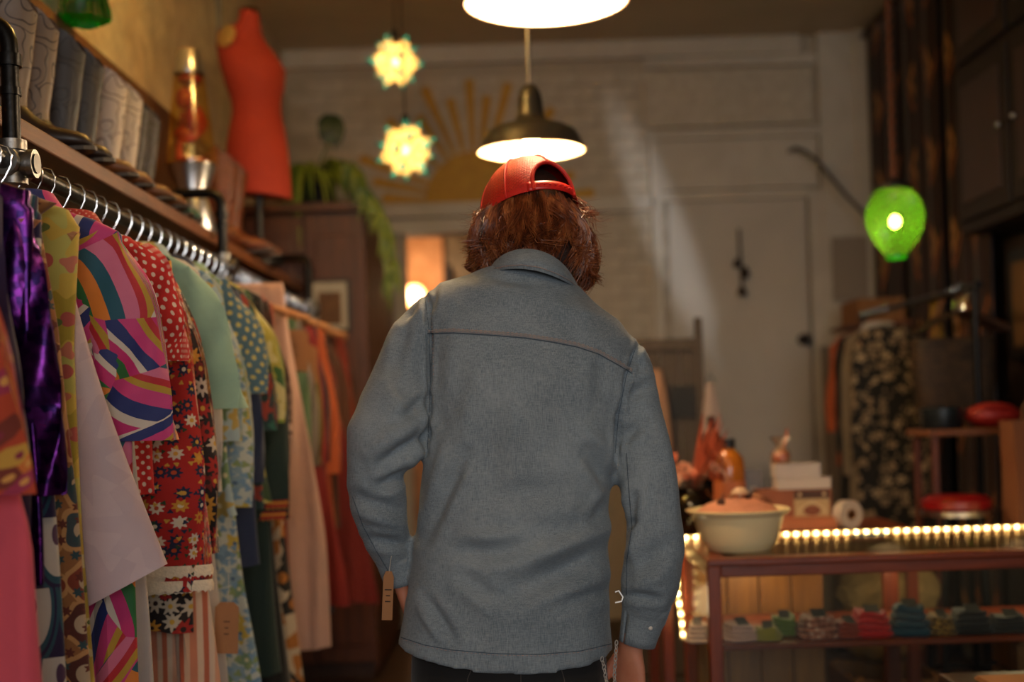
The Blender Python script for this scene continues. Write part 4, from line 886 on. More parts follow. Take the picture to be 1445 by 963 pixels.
t_=NT('glass_top'); fr_=t_.n('ShaderNodeFresnel',{'IOR':1.5}); g1=t_.n('ShaderNodeBsdfTransparent',{'Color':(.9,.92,.9,1)}); g2=t_.n('ShaderNodeBsdfGlossy',{'Color':(.3,.25,.2,1),'Roughness':.28}); mx_=t_.n('ShaderNodeMixShader',{0:fr_.outputs[0]}); t_.L.new(g1.outputs[0],mx_.inputs[1]); t_.L.new(g2.outputs[0],mx_.inputs[2]); t_.L.new(mx_.outputs[0],t_.out.inputs['Surface']); tg=t_.m; db('top_panel',CX0+.06,CX1-.06,CY0+.07,CY1-.05,CZ-.016,CZ-.001,tg,.0)
db('apron',CX0+pw,CX1-pw,CY0+.006,CY0+.03,CZ-.05,CZ-.018,M_case); db('apron',CX0+pw,CX1-pw,CY1-.03,CY1-.006,CZ-.05,CZ-.018,M_case); db('apron',CX0+.006,CX0+.03,CY0+pw,CY1-pw,CZ-.05,CZ-.018,M_case)
for x in (CX0,CX1-pw):
    for y in (CY0+.002,CY1-pw): db('corner_post',x,x+pw,y,y+pw,0,CZ-.018,M_casez)
bp=1.13; db('rear_post',bp,bp+.045,CY1-pw,CY1-.002,.02,CZ-.05,M_casez)
SHZ=.595; db('shelf',CX0+.01,CX1-.01,CY0+.012,CY1-.05,SHZ-.016,SHZ,M_case)
db('bottom_board',CX0+pw,CX1-pw,CY0+.01,CY1-.01,.10,.13,M_case)
for i in range(4):
    x=CX0+pw+.1*i+.002; db('back_plank',x,x+.096,CY1-.02,CY1-.006,.13,CZ-.05,M_back)
db('front_pane',CX0+pw,CX1-pw,CY0+.008,CY0+.012,.13,CZ-.05,M_glass,0); db('side_pane',CX0+.008,CX0+.012,CY0+pw,CY1-pw,.13,CZ-.05,M_glass,0)
# folded bandanas on the inner shelf
def bandana(px,w,col,label,sd,h=.05,pat=None,D=3.53,dep=.12):
    x=P(px,890,D).x; t=thing('folded_bandana',(x,D,SHZ),label,'bandana','folded bandanas in the display case',random.Random(sd).uniform(-.25,.25))
    m=pat or cloth('bandana_'+col.strip('#'),col); rings=[]; n=32; nl=4
    for k in range(nl):
        h_=h*.8; z0=h_*k/nl; z1=h_*(k+1)/nl*.98
        for z,e in ((z0,.9),((z0+z1)/2,1.0),(z1,.9)):
            rings.append([(w/2*(e+.10*mnoise.noise(Vector((math.cos(q)*1.5,math.sin(q)*1.5,sd+k))))*math.copysign(abs(math.cos(q))**.55,math.cos(q))*(1-.09*k),dep/2*(e+.1*mnoise.noise(Vector((math.cos(q)*2,math.sin(q)*2,sd+k+9))))*math.copysign(abs(math.sin(q))**.55,math.sin(q))*(1-.09*k),z*(1+.25*mnoise.noise(Vector((math.cos(q)*1.2,math.sin(q)*1.2,sd)))*(1 if k else 0))) for q in [2*math.pi*j/n for j in range(n)]])
    MB().loft(rings,True).build('folded_cloth',m,parent=t)
    MB().box((0,-dep*.18,h*.8+.009),(w*.33,dep*.32,.0012),Matrix.Rotation(R(24),3,'X')).build('card_label',plain('grey_card','#4a4a46',.7),parent=t,smooth=False)
bandana(985,.07,'#c8b4a0','cream folded bandana left of the case corner post',1,.06)
bandana(1042,.10,'#d8b4b4','pale pink folded bandana on the case shelf',2,.055)
bandana(1082,.085,'#a8a02a','yellow green folded bandana between pale pink and green ones',3,.04)
bandana(1106,.09,'#7a9440','green folded bandana on the case shelf',4,.06,D=3.60)
bandana(1152,.12,'#b4705c','dusty pink patterned folded bandana',5,.075,floral('dusty_pink_print','#b4705c',[dict(cols=['#e0b0a0','#8a4a3a'],scale=60,R1=.35,rnd=.8)]))
bandana(1193,.085,'#9c3418','rust folded bandana beside the bright red one',6,.05)
bandana(1228,.12,'#cc1420','bright red folded bandana on the case shelf',7,.085)
bandana(1282,.115,'#124a62','teal blue crumpled folded bandana',8,.10)
bandana(1325,.08,'#a07a30','leopard spotted folded bandana',9,.06,floral('leopard','#a8823c',[dict(cols=['#2a1808'],scale=80,R1=.36,R2=.16,petals=3,amp=.4,rnd=.9,centre=['#7a5420'])]))
bandana(1368,.12,'#14161c','black folded bandana nearest the leopard one',10,.075)
bandana(1422,.12,'#1a1a1e','black folded bandana at the right edge of the shelf',11,.055)
# sheepskin and slatted crate behind the case
sp=P(1262,846,4.25); sk=thing('sheepskin',(sp.x-.03,4.28,.345),'cream sheepskin rolled on a stack of crates behind the case','sheepskin')
def fl(d): return 1+.10*mnoise.noise(d*5)+.08*mnoise.noise(d*14)
MB().ell((0.02,0,.26),(.17,.11,.12),72,44,None,fl).build('fleece',plain('cream_fleece','#a5885a',.95,0,.3,40,.6,120),parent=sk)
MB().ell((0,.02,.13),(.15,.1,.12),32,16,None,fl).build('hide_fold',plain('tan_hide','#8a683c',.9),parent=sk)
def crate(x,y,z,w,d,h,label,n=4):
    t=thing('slatted_crate',(x,y,z),label,'crate','wooden crates behind the display case'); m=M_back
    for i in range(n):
        zz=h*(i+.5)/n
        for s_ in (-1,1):
            MB().box((0,s_*(d/2-.006),zz),(w,.012,h/n-.018)).build('slat',m,parent=t,smooth=False,bevel=.002)
            MB().box((s_*(w/2-.006),0,zz),(.012,d-.024,h/n-.018)).build('slat',m,parent=t,smooth=False,bevel=.002)
    for a in (-1,1):
        for b in (-1,1): MB().box((a*(w/2-.025),b*(d/2-.025),h/2),(.025,.025,h)).build('corner_block',m,parent=t,smooth=False)
    MB().box((0,0,.008),(w-.03,d-.03,.012)).build('bottom_board',m,parent=t,smooth=False)
crate(sp.x-.03,4.28,0,.30,.34,.345,'wooden crate on the floor under the sheepskin')
crate(1.62,3.80,.13,.36,.2,.40,'slatted wooden crate inside the lower right of the case')

# ------------------------------------------------------------------ light rope on the counter
ls=thing('led_rope_light',(CX0,CY1-.04,CZ),'warm rope light along rear edge of the counter and down its left side','rope light')
path=[Vector((1.36,0,.009)),Vector((.2,0,.009)),Vector((.06,0,.009)),Vector((.015,-.0,.010)),Vector((-.016,0,-.01)),Vector((-.018,.0,-.06)),Vector((-.020,-.01,-.16)),Vector((-.012,-.02,-.24)),Vector((.0-.01,-.03,-.30))]
MB().tube(path,.006,8).build('clear_tube',glassy('clear_rope','#f4e6c0','#fff0cc',.15,'#ffd080',.6),parent=ls)
M_led=emit('led_warm','#ffdc9a',38.0)
def along(path,step):
    out=[];acc=0;nxt=step/2
    for a,b in zip(path[:-1],path[1:]):
        L=(b-a).length
        while nxt<=acc+L: out.append(a+(b-a)*((nxt-acc)/L)); nxt+=step
        acc+=L
    return out
lb0=None
for p in along(path,.031):
    if lb0 is None: lb0=MB().ell((0,0,0),(.005,.005,.005),8,6).build('led_bead',M_led,parent=ls); lb0.location=p
    else: cp(lb0,ls,loc=p)
for x in (.2,.6,1.0): point('rope_glow',(x,-.11,-.075),1.7,(1,.72,.38),.1,ls)
point('rope_glow',(-.05,-.05,-.18),.5,(1,.72,.38),.05,ls)

# ------------------------------------------------------------------ things standing on the counter
bq=P(1045,775,3.62); bo=thing('ceramic_bowl',(bq.x,3.64,CZ),'cream ceramic mixing bowl heaped with pink salt on the counter','bowl')
MB().lathe([(.001,0),(.085,0),(.092,.004),(.108,.03),(.122,.075),(.128,.1),(.146,.112),(.148,.117),(.143,.119),(.122,.106),(.116,.075),(.1,.03),(.001,.012)],56).build('bowl_body',plain('cream_glaze','#f2deaa',.2,0,.05,4),parent=bo)
def mwob(q,z): return 1+.05*mnoise.noise(Vector((3*math.cos(q),3*math.sin(q),z*30)))
tag(MB().lathe([(.121,.1),(.118,.113),(.09,.132),(.05,.146),(.001,.152)],56,(bq.x,3.64,CZ),wob=mwob).build('pink_salt',plain('pink_salt_crystals','#d89070',.6,0,.35,150,.8,160)),'heap of coarse pink salt filling the cream bowl','salt')['kind']='stuff'
mush=P(1044,694,3.63)
mu=thing('mushroom_ornament',(mush.x,3.63,CZ+.145),'small cream mushroom ornament on top of salt heap','ornament')
MB().lathe([(.001,.036),(.012,.034),(.022,.026),(.026,.017),(.022,.015),(.001,.016)],24).build('mushroom_cap',plain('cream_cap','#d8b08c',.5),parent=mu)
MB().lathe([(.007,-.01),(.006,.016)],12).build('stalk',plain('cream_stalk','#c8a080',.5),parent=mu)
rd=random.Random(5)
for i in range(16):
    a=rd.uniform(0,6.28); r=rd.uniform(.02,.095); sz=rd.uniform(.007,.013)
    z=interp(r,[0,.05,.09,.12],[.152,.146,.132,.113])
    tag(MB().ell((0,0,0),(sz,sz*.8,sz),12,8,None,lambda d:1+.3*mnoise.noise(d*2+Vector((i,0,0)))).build('dried_bud',plain('dried_bud_%d'%(i%3),['#4a2410','#7a4426','#a06844'][i%3],.7),loc=(bq.x+r*math.cos(a),3.64+r*math.sin(a)*.8,CZ+z+sz*.3)),'small brown dried flower bud scattered on the salt heap','dried bud','dried buds on the salt heap')
rt=thing('rear_table',(.86,4.28,0),'dark wooden table close behind the display case carrying flowers and boxes','table')
MB().box((0,0,CZ-.013),(.84,.5,.024)).build('table_top',M_case,parent=rt,smooth=False,bevel=.003)
for a in (-.39,.39):
    for b in (-.22,.22): MB().box((a,b,(CZ-.025)/2),(.035,.035,CZ-.025)).build('leg',M_casez,parent=rt,smooth=False,bevel=.003)
# cardboard display box with a printed card, paper boxes on top
wb_=P(1122,744,4.2); w0=thing('display_box',(wb_.x+.0,4.2,CZ),'brown card display box with printed front card on the counter','box')
M_card=plain('orange_brown_card','#8a4a28',.6,0,.12,7)
MB().box((0,.03,.065),(.24,.10,.13)).build('box_body',M_card,parent=w0,smooth=False,bevel=.002)
MB().box((0,-.035,.02),(.25,.055,.04)).build('tray',plain('orange_tray','#a25c34',.6),parent=w0,smooth=False,bevel=.002)
cd=MB().box((.052,-.024,.079),(.115,.003,.085)).build('printed_card',plain('cream_card','#b09468',.6,0,.06,9),parent=w0,smooth=False)
MB().box((.052,-.0265,.112),(.115,.002,.026)).build('header_band',plain('dark_brown_print','#40200f',.6),parent=cd,smooth=False)
MB().prism([(.052-.045,.047),(.052-.045,.064),(.052,.094),(.052+.045,.064),(.052+.045,.047),(.052+.04,.047),(.052+.04,.062),(.052,.088),(.052-.04,.062),(.052-.04,.047)],-.0272,-.0262).build('gable_line',plain('cream_line','#c8b088',.6),parent=cd,smooth=False)
MB().prism([(.052+.028*math.cos(a),.060+.017*math.sin(a)) for a in [2*math.pi*i/20 for i in range(20)]],-.0272,-.0262).build('emblem',plain('brown_emblem','#7a3c1c',.6),parent=cd,smooth=False)
for x in (.012,.092): MB().prism([(x+.006*math.cos(a),.113+.006*math.sin(a)) for a in [2*math.pi*i/10 for i in range(10)]],-.0285,-.0275).build('header_star',plain('cream_star','#c8a880',.6),parent=cd,smooth=False)
p1=thing('white_paper_box',(wb_.x+.03,4.22,CZ+.13),'flat white paper box, lower of the two on the display box','box','white boxes on the counter')
MB().box((0,0,.018),(.175,.085,.036)).build('carton',plain('white_card','#b8aca4',.6,0,.05,5),parent=p1,smooth=False,bevel=.002)
MB().box((0,0,.0365),(.177,.087,.002)).build('lid_edge',plain('white_card_lid','#c0b4ac',.6),parent=p1,smooth=False)
p2=thing('white_paper_box',(wb_.x+.012,4.22,CZ+.168),'taller white paper box, upper of the two on the display box','box','white boxes on the counter')
MB().box((0,0,.022),(.148,.08,.044)).build('carton',plain('white_card_2','#b5aaa4',.6,0,.05,5),parent=p2,smooth=False,bevel=.002)
MB().box((0,0,.0448),(.15,.082,.002)).build('lid_edge',plain('white_card_lid2','#beb2aa',.6),parent=p2,smooth=False)
tr_=P(1196,728,4.15); tp_=thing('paper_roll',(tr_.x,4.15,CZ+.046),'white paper tape roll standing on edge on the counter','roll')
o=MB().lathe([(.018,-.02),(.046,-.02),(.046,.02),(.018,.02),(.018,-.02)],36).build('roll',plain('white_paper_roll','#a89a90',.7),parent=tp_); o.rotation_euler=(R(90),0,R(25))
o=MB().lathe([(.0175,-.021),(.0175,.021),(.014,.021),(.014,-.021),(.0175,-.021)],28).build('core',M_toe,parent=tp_); o.rotation_euler=(R(90),0,R(25))
pen=thing('blue_pen',(P(1225,745,3.89).x,3.885,CZ+.005),'blue pen lying on the counter beside the tape roll','pen')
MB().tube([(-.055,0,0),(-.045,0,0),(.05,0,.0)],[.0012,.0045,.0045],10).build('barrel',plain('blue_plastic','#1c4a6a',.3),parent=pen)
MB().tube([(.05,0,0),(.068,0,0)],.0038,10).build('cap',M_black,parent=pen)
# clear wine tumbler, acrylic card, amber bottle, black bottle
cu=P(1104,652,3.84); cg=thing('crinkled_cellophane_bag',(wb_.x-.035,4.22,CZ+.214),'small clear cellophane bag of pink sweets on the white boxes','sweets bag')
MB().lathe([(.001,0),(.03,0),(.034,.01),(.032,.035),(.02,.05),(.012,.056),(.03,.085),(.034,.09)],40,wob=lambda q,z:1+.18*math.sin(q*7)*(.3+z*8)*.6).build('cellophane',glassy('clear_cellophane','#e8d8cc','#f0e4da',0,'#000000',.72),parent=cg)
MB().ell((0,0,.022),(.025,.025,.02),16,10,None,lambda d:1+.2*mnoise.noise(d*4)).build('sweets',plain('pink_sweets','#c87050',.5,0,.3,60),parent=cg)
MB().tube([(.01,0,.05),(.02,0,.09),(.024,0,.115)],.004,6).build('ribbon',plain('orange_ribbon','#b8542c',.6),parent=cg)
ac=thing('acrylic_card_stand',(P(1063,680,4.3).x,4.3,CZ),'grey acrylic card stand behind the salt bowl','card stand')
MB().box((0,0,.10),(.062,.006,.19)).build('card',plain('grey_card_face','#6a625a',.4),parent=ac,smooth=False,bevel=.001)
MB().box((0,0,.004),(.08,.05,.008)).build('base',plain('clear_grey_base','#5a564e',.2),parent=ac,smooth=False,bevel=.002)
MB().prism([(.012*math.cos(a),.125+.012*math.sin(a)) for a in [2*math.pi*i/16 for i in range(16)]],-.0042,-.0034).build('round_mark',plain('pale_mark','#a89a8c',.6),parent=ac,smooth=False)
ab=P(1028,640,4.28); at_=thing('amber_bottle',(ab.x,4.28,CZ),'squat amber glass bottle behind the salt bowl','bottle')
MB().lathe([(.001,0),(.048,0),(.052,.006),(.052,.2),(.048,.235),(.03,.258),(.02,.266),(.02,.285)],32).build('glass_body',plain('amber_glass','#b0641c',.15,0,.25,8),parent=at_)
MB().lathe([(.053,.06),(.0532,.16)],32).build('label',plain('orange_label','#c06a3c',.6,0,.3,12),parent=at_)
MB().lathe([(.023,.27),(.023,.3),(.001,.3)],20).build('cap',M_black,parent=at_)
bb_=P(1005,640,4.36); b2=thing('black_bottle',(bb_.x,4.36,CZ),'tall black bottle between the dried flowers and amber bottle','bottle')
MB().lathe([(.001,0),(.036,0),(.038,.005),(.038,.27),(.03,.31),(.013,.335),(.013,.375),(.001,.375)],28).build('bottle_body',plain('black_glass','#0a0a0c',.15),parent=b2)
MB().lathe([(.0145,.34),(.0145,.377),(.001,.378)],20).build('stopper',M_black,parent=b2)
# vase with dried flowers
vq=P(985,700,4.14); va=thing('dried_flower_vase',(vq.x-.02,4.14,CZ),'dark glass vase of dried orange and pink flowers on the counter','vase')
MB().lathe([(.001,0),(.05,0),(.075,.03),(.085,.07),(.07,.115),(.05,.135),(.055,.145)],36).build('vase_body',plain('dark_glass','#120a06',.08),parent=va)
rd=random.Random(8); FC=['#c86a4c','#b8502c','#d08a6a','#a0401c','#cf9a80']
Mf=[plain('dried_petal_%d'%i,c,.7,0,.25,30) for i,c in enumerate(FC)]; Mst=plain('dried_stem','#5a3014',.7)
for i in range(16):
    a=rd.uniform(0,6.28); r=rd.uniform(.03,.12); z=rd.uniform(.17,.26); c=Vector((r*math.cos(a)+.02,r*math.sin(a)*.6-.02,z)); s_=rd.uniform(.02,.034)
    MB().tube([(0,0,.12),(c.x*.5,c.y*.5,.15+z*.2),c],.0018,5).build('stem',Mst,parent=va)
    fo_=MB(); npet=7; ax=Vector((c.x,c.y-.05,.06)).normalized(); qq=ax.to_track_quat('Z','Y').to_matrix()
    for ring,(kk,op) in enumerate(((1,.35),(.62,.9))):
        for j in range(npet):
            b=2*math.pi*j/npet+ring*.4; d=Vector((math.cos(b),math.sin(b),0)); sd_=Vector((-math.sin(b),math.cos(b),0))
            pts=[Vector((0,0,0)),d*s_*.55*kk+sd_*s_*.32*kk+Vector((0,0,s_*.3*op)),d*s_*kk+Vector((0,0,s_*.55*op)),d*s_*.55*kk-sd_*s_*.32*kk+Vector((0,0,s_*.3*op))]
            fo_.add([c+qq@p for p in pts],[(0,1,2,3)])
    fl_=fo_.build('flower',Mf[i%5],parent=va,smooth=False); MB().ell(tuple(c+qq@Vector((0,0,.006))),(s_*.22,)*3,10,6).build('flower_centre',Mst,parent=fl_)
for i in range(12):
    a=-1.2+.2*i; x=.03+.012*i*.6; h=.30+.05*math.sin(i*1.7)+.04; 
    m_=MB(); p0=Vector((0.01,.02,.13)); tip=Vector((x*1.1+.01,.03,h))
    L_=[]
    for k in range(7):
        t=k/6; c=lerp(p0,tip,t)+Vector((0,.02*math.sin(t*3),0)); w=.010*math.sin(math.pi*min(.96,.1+t*.9)); L_.append([c+Vector((-w,0,0)),c+Vector((0,-w*.5,0)),c+Vector((w,0,0))])
    m_.loft(L_,False,False).build('dried_leaf',Mf[3] if i%2 else Mf[1],parent=va)

# ------------------------------------------------------------------ rustic plank screen and pale shirts by the door
rs=thing('rustic_screen',(P(940,560,5.7).x,5.72,0),'weathered grey plank screen with small blackboard in front of the door','screen')
M_grey=wood('weathered_grey_wood','#3c332d','#5a4f47',.8,'Z',1.0,.3); rx0=P(880,560,5.7).x-rs.location.x; rx1=P(988,560,5.7).x-rs.location.x; rz1=P(950,478,5.7).z
nb=4
for i in range(nb):
    a=lerp(rx0,rx1,i/nb); b=lerp(rx0,rx1,(i+1)/nb); MB().box(((a+b)/2,0,rz1/2+.02),(b-a-.005,.022,rz1-.04)).build('plank',M_grey,parent=rs,smooth=False,bevel=.003)
MB().box((rx1-.0,-.02,(rz1+.09)/2),(.035,.03,rz1+.09)).build('post',M_grey,parent=rs,smooth=False,bevel=.003)
MB().box(((rx0+rx1)/2,-.02,rz1-.03),(rx1-rx0,.02,.05)).build('top_rail',M_grey,parent=rs,smooth=False,bevel=.003)
MB().box(((rx0+rx1)/2,0,.012),(rx1-rx0,.3,.024)).build('foot_board',M_grey,parent=rs,smooth=False,bevel=.003)
q=P(966,568,5.7); MB().box((q.x-rs.location.x,-.016,q.z),(.125,.012,.15)).build('blackboard',plain('blackboard_slate','#0a0908',.6),parent=rs,smooth=False)
def hang_shirt(px,D,label,m,z0,L,w):
    p=P(px,500,D); t=thing('hanging_shirt',(p.x,D,z0),label,'shirt'); 
    body_mesh((w*.45,w*.7,w*.95,w*1.15,w*1.25),L,.008,int(px),-.02,.02).build('body',m,parent=t)
    MB().tube([(-.02,0,-.02),(0,.005,.03),(.02,0,-.02)],.003,6).build('loop',M_black,parent=t)
q=P(1002,535,5.62); hang_shirt(1001,5.64,'white shirt hanging over the right post of the plank screen',cloth('soft_white','#cdb8b0'),q.z,.42,.045)
q=P(930,515,5.62); hang_shirt(926,5.64,'peach shirt hanging on the plank screen beside the denim sleeve',cloth('peach_white','#c89a7c'),q.z,.45,.05)
# low bench with kraft envelopes at the lower right corner
kb_=P(1420,958,3.0); be=thing('low_bench',(kb_.x+.1,3.0,0),'low dark bench at the bottom right corner','bench')
MB().box((0,0,kb_.z-.03),(.42,.3,.03)).build('seat_board',M_darkwood,parent=be,smooth=False,bevel=.003)
for a in (-.18,.18):
    for b in (-.12,.12): MB().box((a,b,(kb_.z-.045)/2),(.03,.03,kb_.z-.045)).build('leg',M_darkwood,parent=be,smooth=False,bevel=.002)
for i in range(3):
    tag(MB().box((0,0,0),(.2,.14,.004)).build('kraft_envelope',M_kraft,smooth=False,loc=(kb_.x+.05,3.0-.01*i,kb_.z-.0125+.0045*i)),['bottom kraft envelope of the stack on the low bench','middle kraft envelope of the stack on the low bench','topmost kraft envelope of the stack on the low bench'][i],'envelope','kraft envelopes')
# ================================================================== the person seen from behind
PY=2.60
pr0=P(718,935,PY); person=thing('person',(pr0.x,PY,0),'person from behind in blue denim shirt and red mesh cap, looking down','person')
PO=Vector((pr0.x,PY,0))
def remesh(mb,voxel,it=6,fac=.5):
    me=bpy.data.meshes.new('tmp'); me.from_pydata(mb.v,[],mb.f); bm=bmesh.new(); bm.from_mesh(me); bmesh.ops.recalc_face_normals(bm,faces=bm.faces); bm.to_mesh(me); bm.free()
    o=bpy.data.objects.new('tmp',me); C.objects.link(o)
    r=o.modifiers.new('r','REMESH'); r.mode='VOXEL'; r.voxel_size=voxel; r.use_smooth_shade=True
    s=o.modifiers.new('s','SMOOTH'); s.iterations=it; s.factor=fac
    dg=bpy.context.evaluated_depsgraph_get(); ev=o.evaluated_get(dg); m2=bpy.data.meshes.new_from_object(ev)
    bpy.data.objects.remove(o); return m2
def vdata(me):
    n=len(me.vertices); co=np.empty(n*3,np.float32); me.vertices.foreach_get('co',co); no=np.empty(n*3,np.float32); me.vertices.foreach_get('normal',no)
    return co.reshape(-1,3).astype(float),no.reshape(-1,3).astype(float)
def topix(co):
    u=co[:,0]*FPX/co[:,1]; v=(CAMZ-co[:,2])*FPX/co[:,1]; c,s=math.cos(ROLL),math.sin(ROLL)
    return np.stack([VPX+u*c+v*s,VPY+v*c-u*s],1)
def meshobj(name,me,m,parent,origin):
    co,_=vdata(me); co=co-np.array(origin); me.vertices.foreach_set('co',co.astype(np.float32).ravel())
    me.materials.clear(); me.materials.append(m)
    for p in me.polygons: p.use_smooth=True
    me.name=name; o=bpy.data.objects.new(name,me); C.objects.link(o); o.parent=parent; me.update(); return o
# --- shirt: torso and sleeves grown into one surface
sh=MB()
TS=[((692,378),(814,402),.092,2.63,0),((655,391),(842,430),.104,2.625,0),((622,400),(874,454),.113,2.615,2),((600,414),(894,482),.113,2.61,5),((597,440),(897,515),.122,2.605,6),((600,490),(890,550),.132,2.60,6),((602,560),(876,602),.138,2.60,5),((600,640),(867,660),.136,2.60,4),((591,720),(860,730),.132,2.60,4),((581,800),(862,795),.132,2.60,8),((569,865),(861,858),.138,2.60,14),((560,908),(865,918),.142,2.60,21)]
rings=[]
for a,b,dp,Y,sag in TS:
    pa,pb=P(a[0],a[1],Y),P(b[0],b[1],Y); c=(pa+pb)/2; h=(pb-pa)/2; ring=[]
    for j in range(48):
        q=2*math.pi*j/48; cq,sq=math.cos(q),math.sin(q); ex=math.copysign(abs(cq)**.8,cq)
        ring.append((c.x+h.x*ex,Y+dp*math.copysign(abs(sq)**.9,sq),c.z+h.z*ex-sag/690*(1-ex*ex)))
    rings.append(ring)
sh.loft(rings,True)
def limb(pts,mb,n=20,fl=1.0):
    P3=[P(x,y,Y) for x,y,r,Y in pts]; rr=[r*Y/FPX for x,y,r,Y in pts]
    # smooth resample
    m=len(P3); ts=np.linspace(0,m-1,m*4); out=[];ro=[]
    for t in ts:
        i=min(int(t),m-2); f=t-i; p0,p1,p2,p3=P3[max(i-1,0)],P3[i],P3[i+1],P3[min(i+2,m-1)]
        out.append(.5*((2*p1)+(p2-p0)*f+(2*p0-5*p1+4*p2-p3)*f*f+(3*p1-p0-3*p2+p3)*f**3)); ro.append(lerp(rr[i],rr[i+1],f))
    mb.tube(out,ro,n,True,fl,(0,1,0))
LA=[(625,446,36,2.61),(598,468,42,2.60),(572,520,42,2.585),(556,575,52,2.565),(543,622,57,2.55),(530,662,40,2.55),(533,705,40,2.565),(543,750,34,2.585),(556,790,25,2.605),(563,816,21,2.615)]
RA=[(866,496,34,2.61),(884,520,36,2.605),(897,565,34,2.60),(905,610,36,2.595),(911,665,42,2.59),(921,722,40,2.585),(923,775,42,2.585),(916,825,42,2.585),(910,855,34,2.59),(904,880,26,2.60),(899,905,22,2.60)]
limb(LA,sh,22,.95); limb(RA,sh,22,.95)
me=remesh(sh,.0062,7)
co,no=vdata(me); px=topix(co); back=np.clip((-no[:,1]+.25)/.6,0,1)
FO=[ # x0,y0,x1,y1,width px,depth mm (plus = groove)
 (657,640,600,760,9,5),(640,600,606,700,8,-3),(676,520,640,660,14,-3),(725,838,862,775,16,7),(700,800,850,750,14,-5),(640,778,735,782,12,4),(655,760,745,752,10,-3),(830,640,866,690,10,5),(815,600,862,640,10,-3),(840,735,866,700,9,4),(770,860,866,832,10,3),(655,812,705,850,9,3),(640,830,700,872,8,-2),(600,845,640,905,8,4),(590,840,618,900,8,-3),(700,560,690,700,16,2),(760,540,770,720,18,2),(690,700,800,690,14,2.5),(720,735,830,720,12,-2),
 (598,410,607,470,4,5),(607,470,607,560,4,6),(607,560,602,640,5,7),(903,484,884,530,4,5),(884,530,873,585,4,6),(873,585,868,650,5,7),
 (540,655,606,612,9,7),(520,640,585,585,10,-4),(560,600,604,560,8,4),(530,690,572,668,8,5),(500,700,560,720,9,4),(505,725,575,745,8,-3),(520,760,575,770,7,4),(575,440,560,520,9,3),(590,425,565,450,6,3),(545,540,575,600,10,-3),
 (888,560,915,545,8,4),(876,620,905,600,8,4),(893,700,885,770,7,5),(884,690,900,820,8,-3),(895,800,945,770,12,4),(890,830,940,812,9,-3),(935,600,955,720,9,-2),(880,745,900,735,6,4),(885,840,930,845,6,4),(905,520,893,500,6,3),
 (690,392,760,402,6,2),(612,405,604,450,6,3),(640,472,632,560,12,-2),(850,500,845,580,12,2.5)]
dis=np.zeros(len(co))
for x0,y0,x1,y1,w,d in FO:
    a=np.array([x0,y0],float); b=np.array([x1,y1],float)-a; L2=(b@b); t=((px-a)@b)/L2; tc=np.clip(t,0,1)
    dd=np.linalg.norm(px-a-tc[:,None]*b,axis=1); tap=.35+.65*np.sin(np.pi*np.clip(tc,.02,.98))
    dis-=d*.001*2.8*np.exp(-(dd/w)**2)*tap
    if d>0: # soft ridge beside the groove
        dis+=d*.0005*2.0*np.exp(-((dd-1.9*w)/(w*.8))**2)*tap
nz=np.array([mnoise.noise(Vector((c[0]*9,c[1]*9,c[2]*5)))*.0042+mnoise.noise(Vector((c[0]*26+c[2]*14,c[1]*22,c[2]*17)))*.0022 for c in co])
dis=dis*back+nz
co=co+no*dis[:,None]
me.vertices.foreach_set('co',co.astype(np.float32).ravel()); me.update()
def denim(name,c1,c2):
    t=NT(name); co=t.coord(); a=t.noise(t.vm('MULTIPLY',co,(900,900,60)),1.0,2)[0]; b=t.noise(t.vm('MULTIPLY',co,(90,90,900)),1.0,2)[0]; w=t.noise(co,5.0,5)[0]
    f=t.math('ADD',t.math('ADD',t.math('MULTIPLY',a,.42),t.math('MULTIPLY',b,.3)),t.math('MULTIPLY',w,.38))
    t.bump(t.math('ADD',a,b),.12,.002); return t.fin(t.ramp(f,[(.42,hx(c1)),(.66,hx(c2))],'LINEAR'),.85,0,Sheen_Weight=.12)
M_den=denim('faded_chambray_denim','#57646f','#8a959c')
bv_co,_=vdata(me); polys=[tuple(p.vertices) for p in me.polygons]
bvh=BVHTree.FromPolygons([Vector(c) for c in bv_co],polys)
shirt=meshobj('denim_shirt',me,M_den,person,PO)
def hit(x,y,off=.0008):
    o=Vector((0,0,CAMZ)); d=(P(x,y,2.5)-o).normalized(); h=bvh.ray_cast(o,d)
    return None if h[0] is None else (h[0]+(h[1] if h[1].dot(d)<0 else -h[1])*off)
def dense(pl,step=3.0):
    out=[]
    for (a,b) in zip(pl[:-1],pl[1:]):
        n=max(1,int(math.hypot(b[0]-a[0],b[1]-a[1])/step))
        out+=[(lerp(a[0],b[0],i/n),lerp(a[1],b[1],i/n)) for i in range(n)]
    return out+[pl[-1]]
def seam(pl,name,m,r,off=.0008,dash=None):
    pts=[p for p in (hit(x,y,off) for x,y in dense(pl)) if p is not None]
    mb=MB()
    if dash is None:
        if len(pts)>1: mb.tube([p-PO for p in pts],r,5)
    else:
        for i in range(0,len(pts)-1,2):
            if (pts[i+1]-pts[i]).length<.02: mb.tube([pts[i]-PO,pts[i+1]-PO],r,4)
    if mb.v:
        so=mb.build(name,m,parent=shirt)
        if dash is not None: so['kind']='stuff'
shirt_par=shirt
M_st=plain('faded_pink_stitch','#a08a86',.8); M_sd=plain('dark_seam','#46525e',.9); M_sl=denim('worn_pale_seam','#757a80','#989390')
YK=[(603,468),(640,467),(690,470),(740,474),(780,480),(815,487),(845,497),(872,512),(892,524)]
seam(YK,'yoke_seam',M_sl,.0036,.0004); seam([(x,y+3.4) for x,y in YK],'yoke_seam_edge',M_sd,.0011,.0006)
seam([(x,y-2) for x,y in YK],'yoke_stitching',M_st,.0006,.0036,1); seam([(x,y+1) for x,y in YK],'yoke_stitching',M_st,.0006,.004,1)
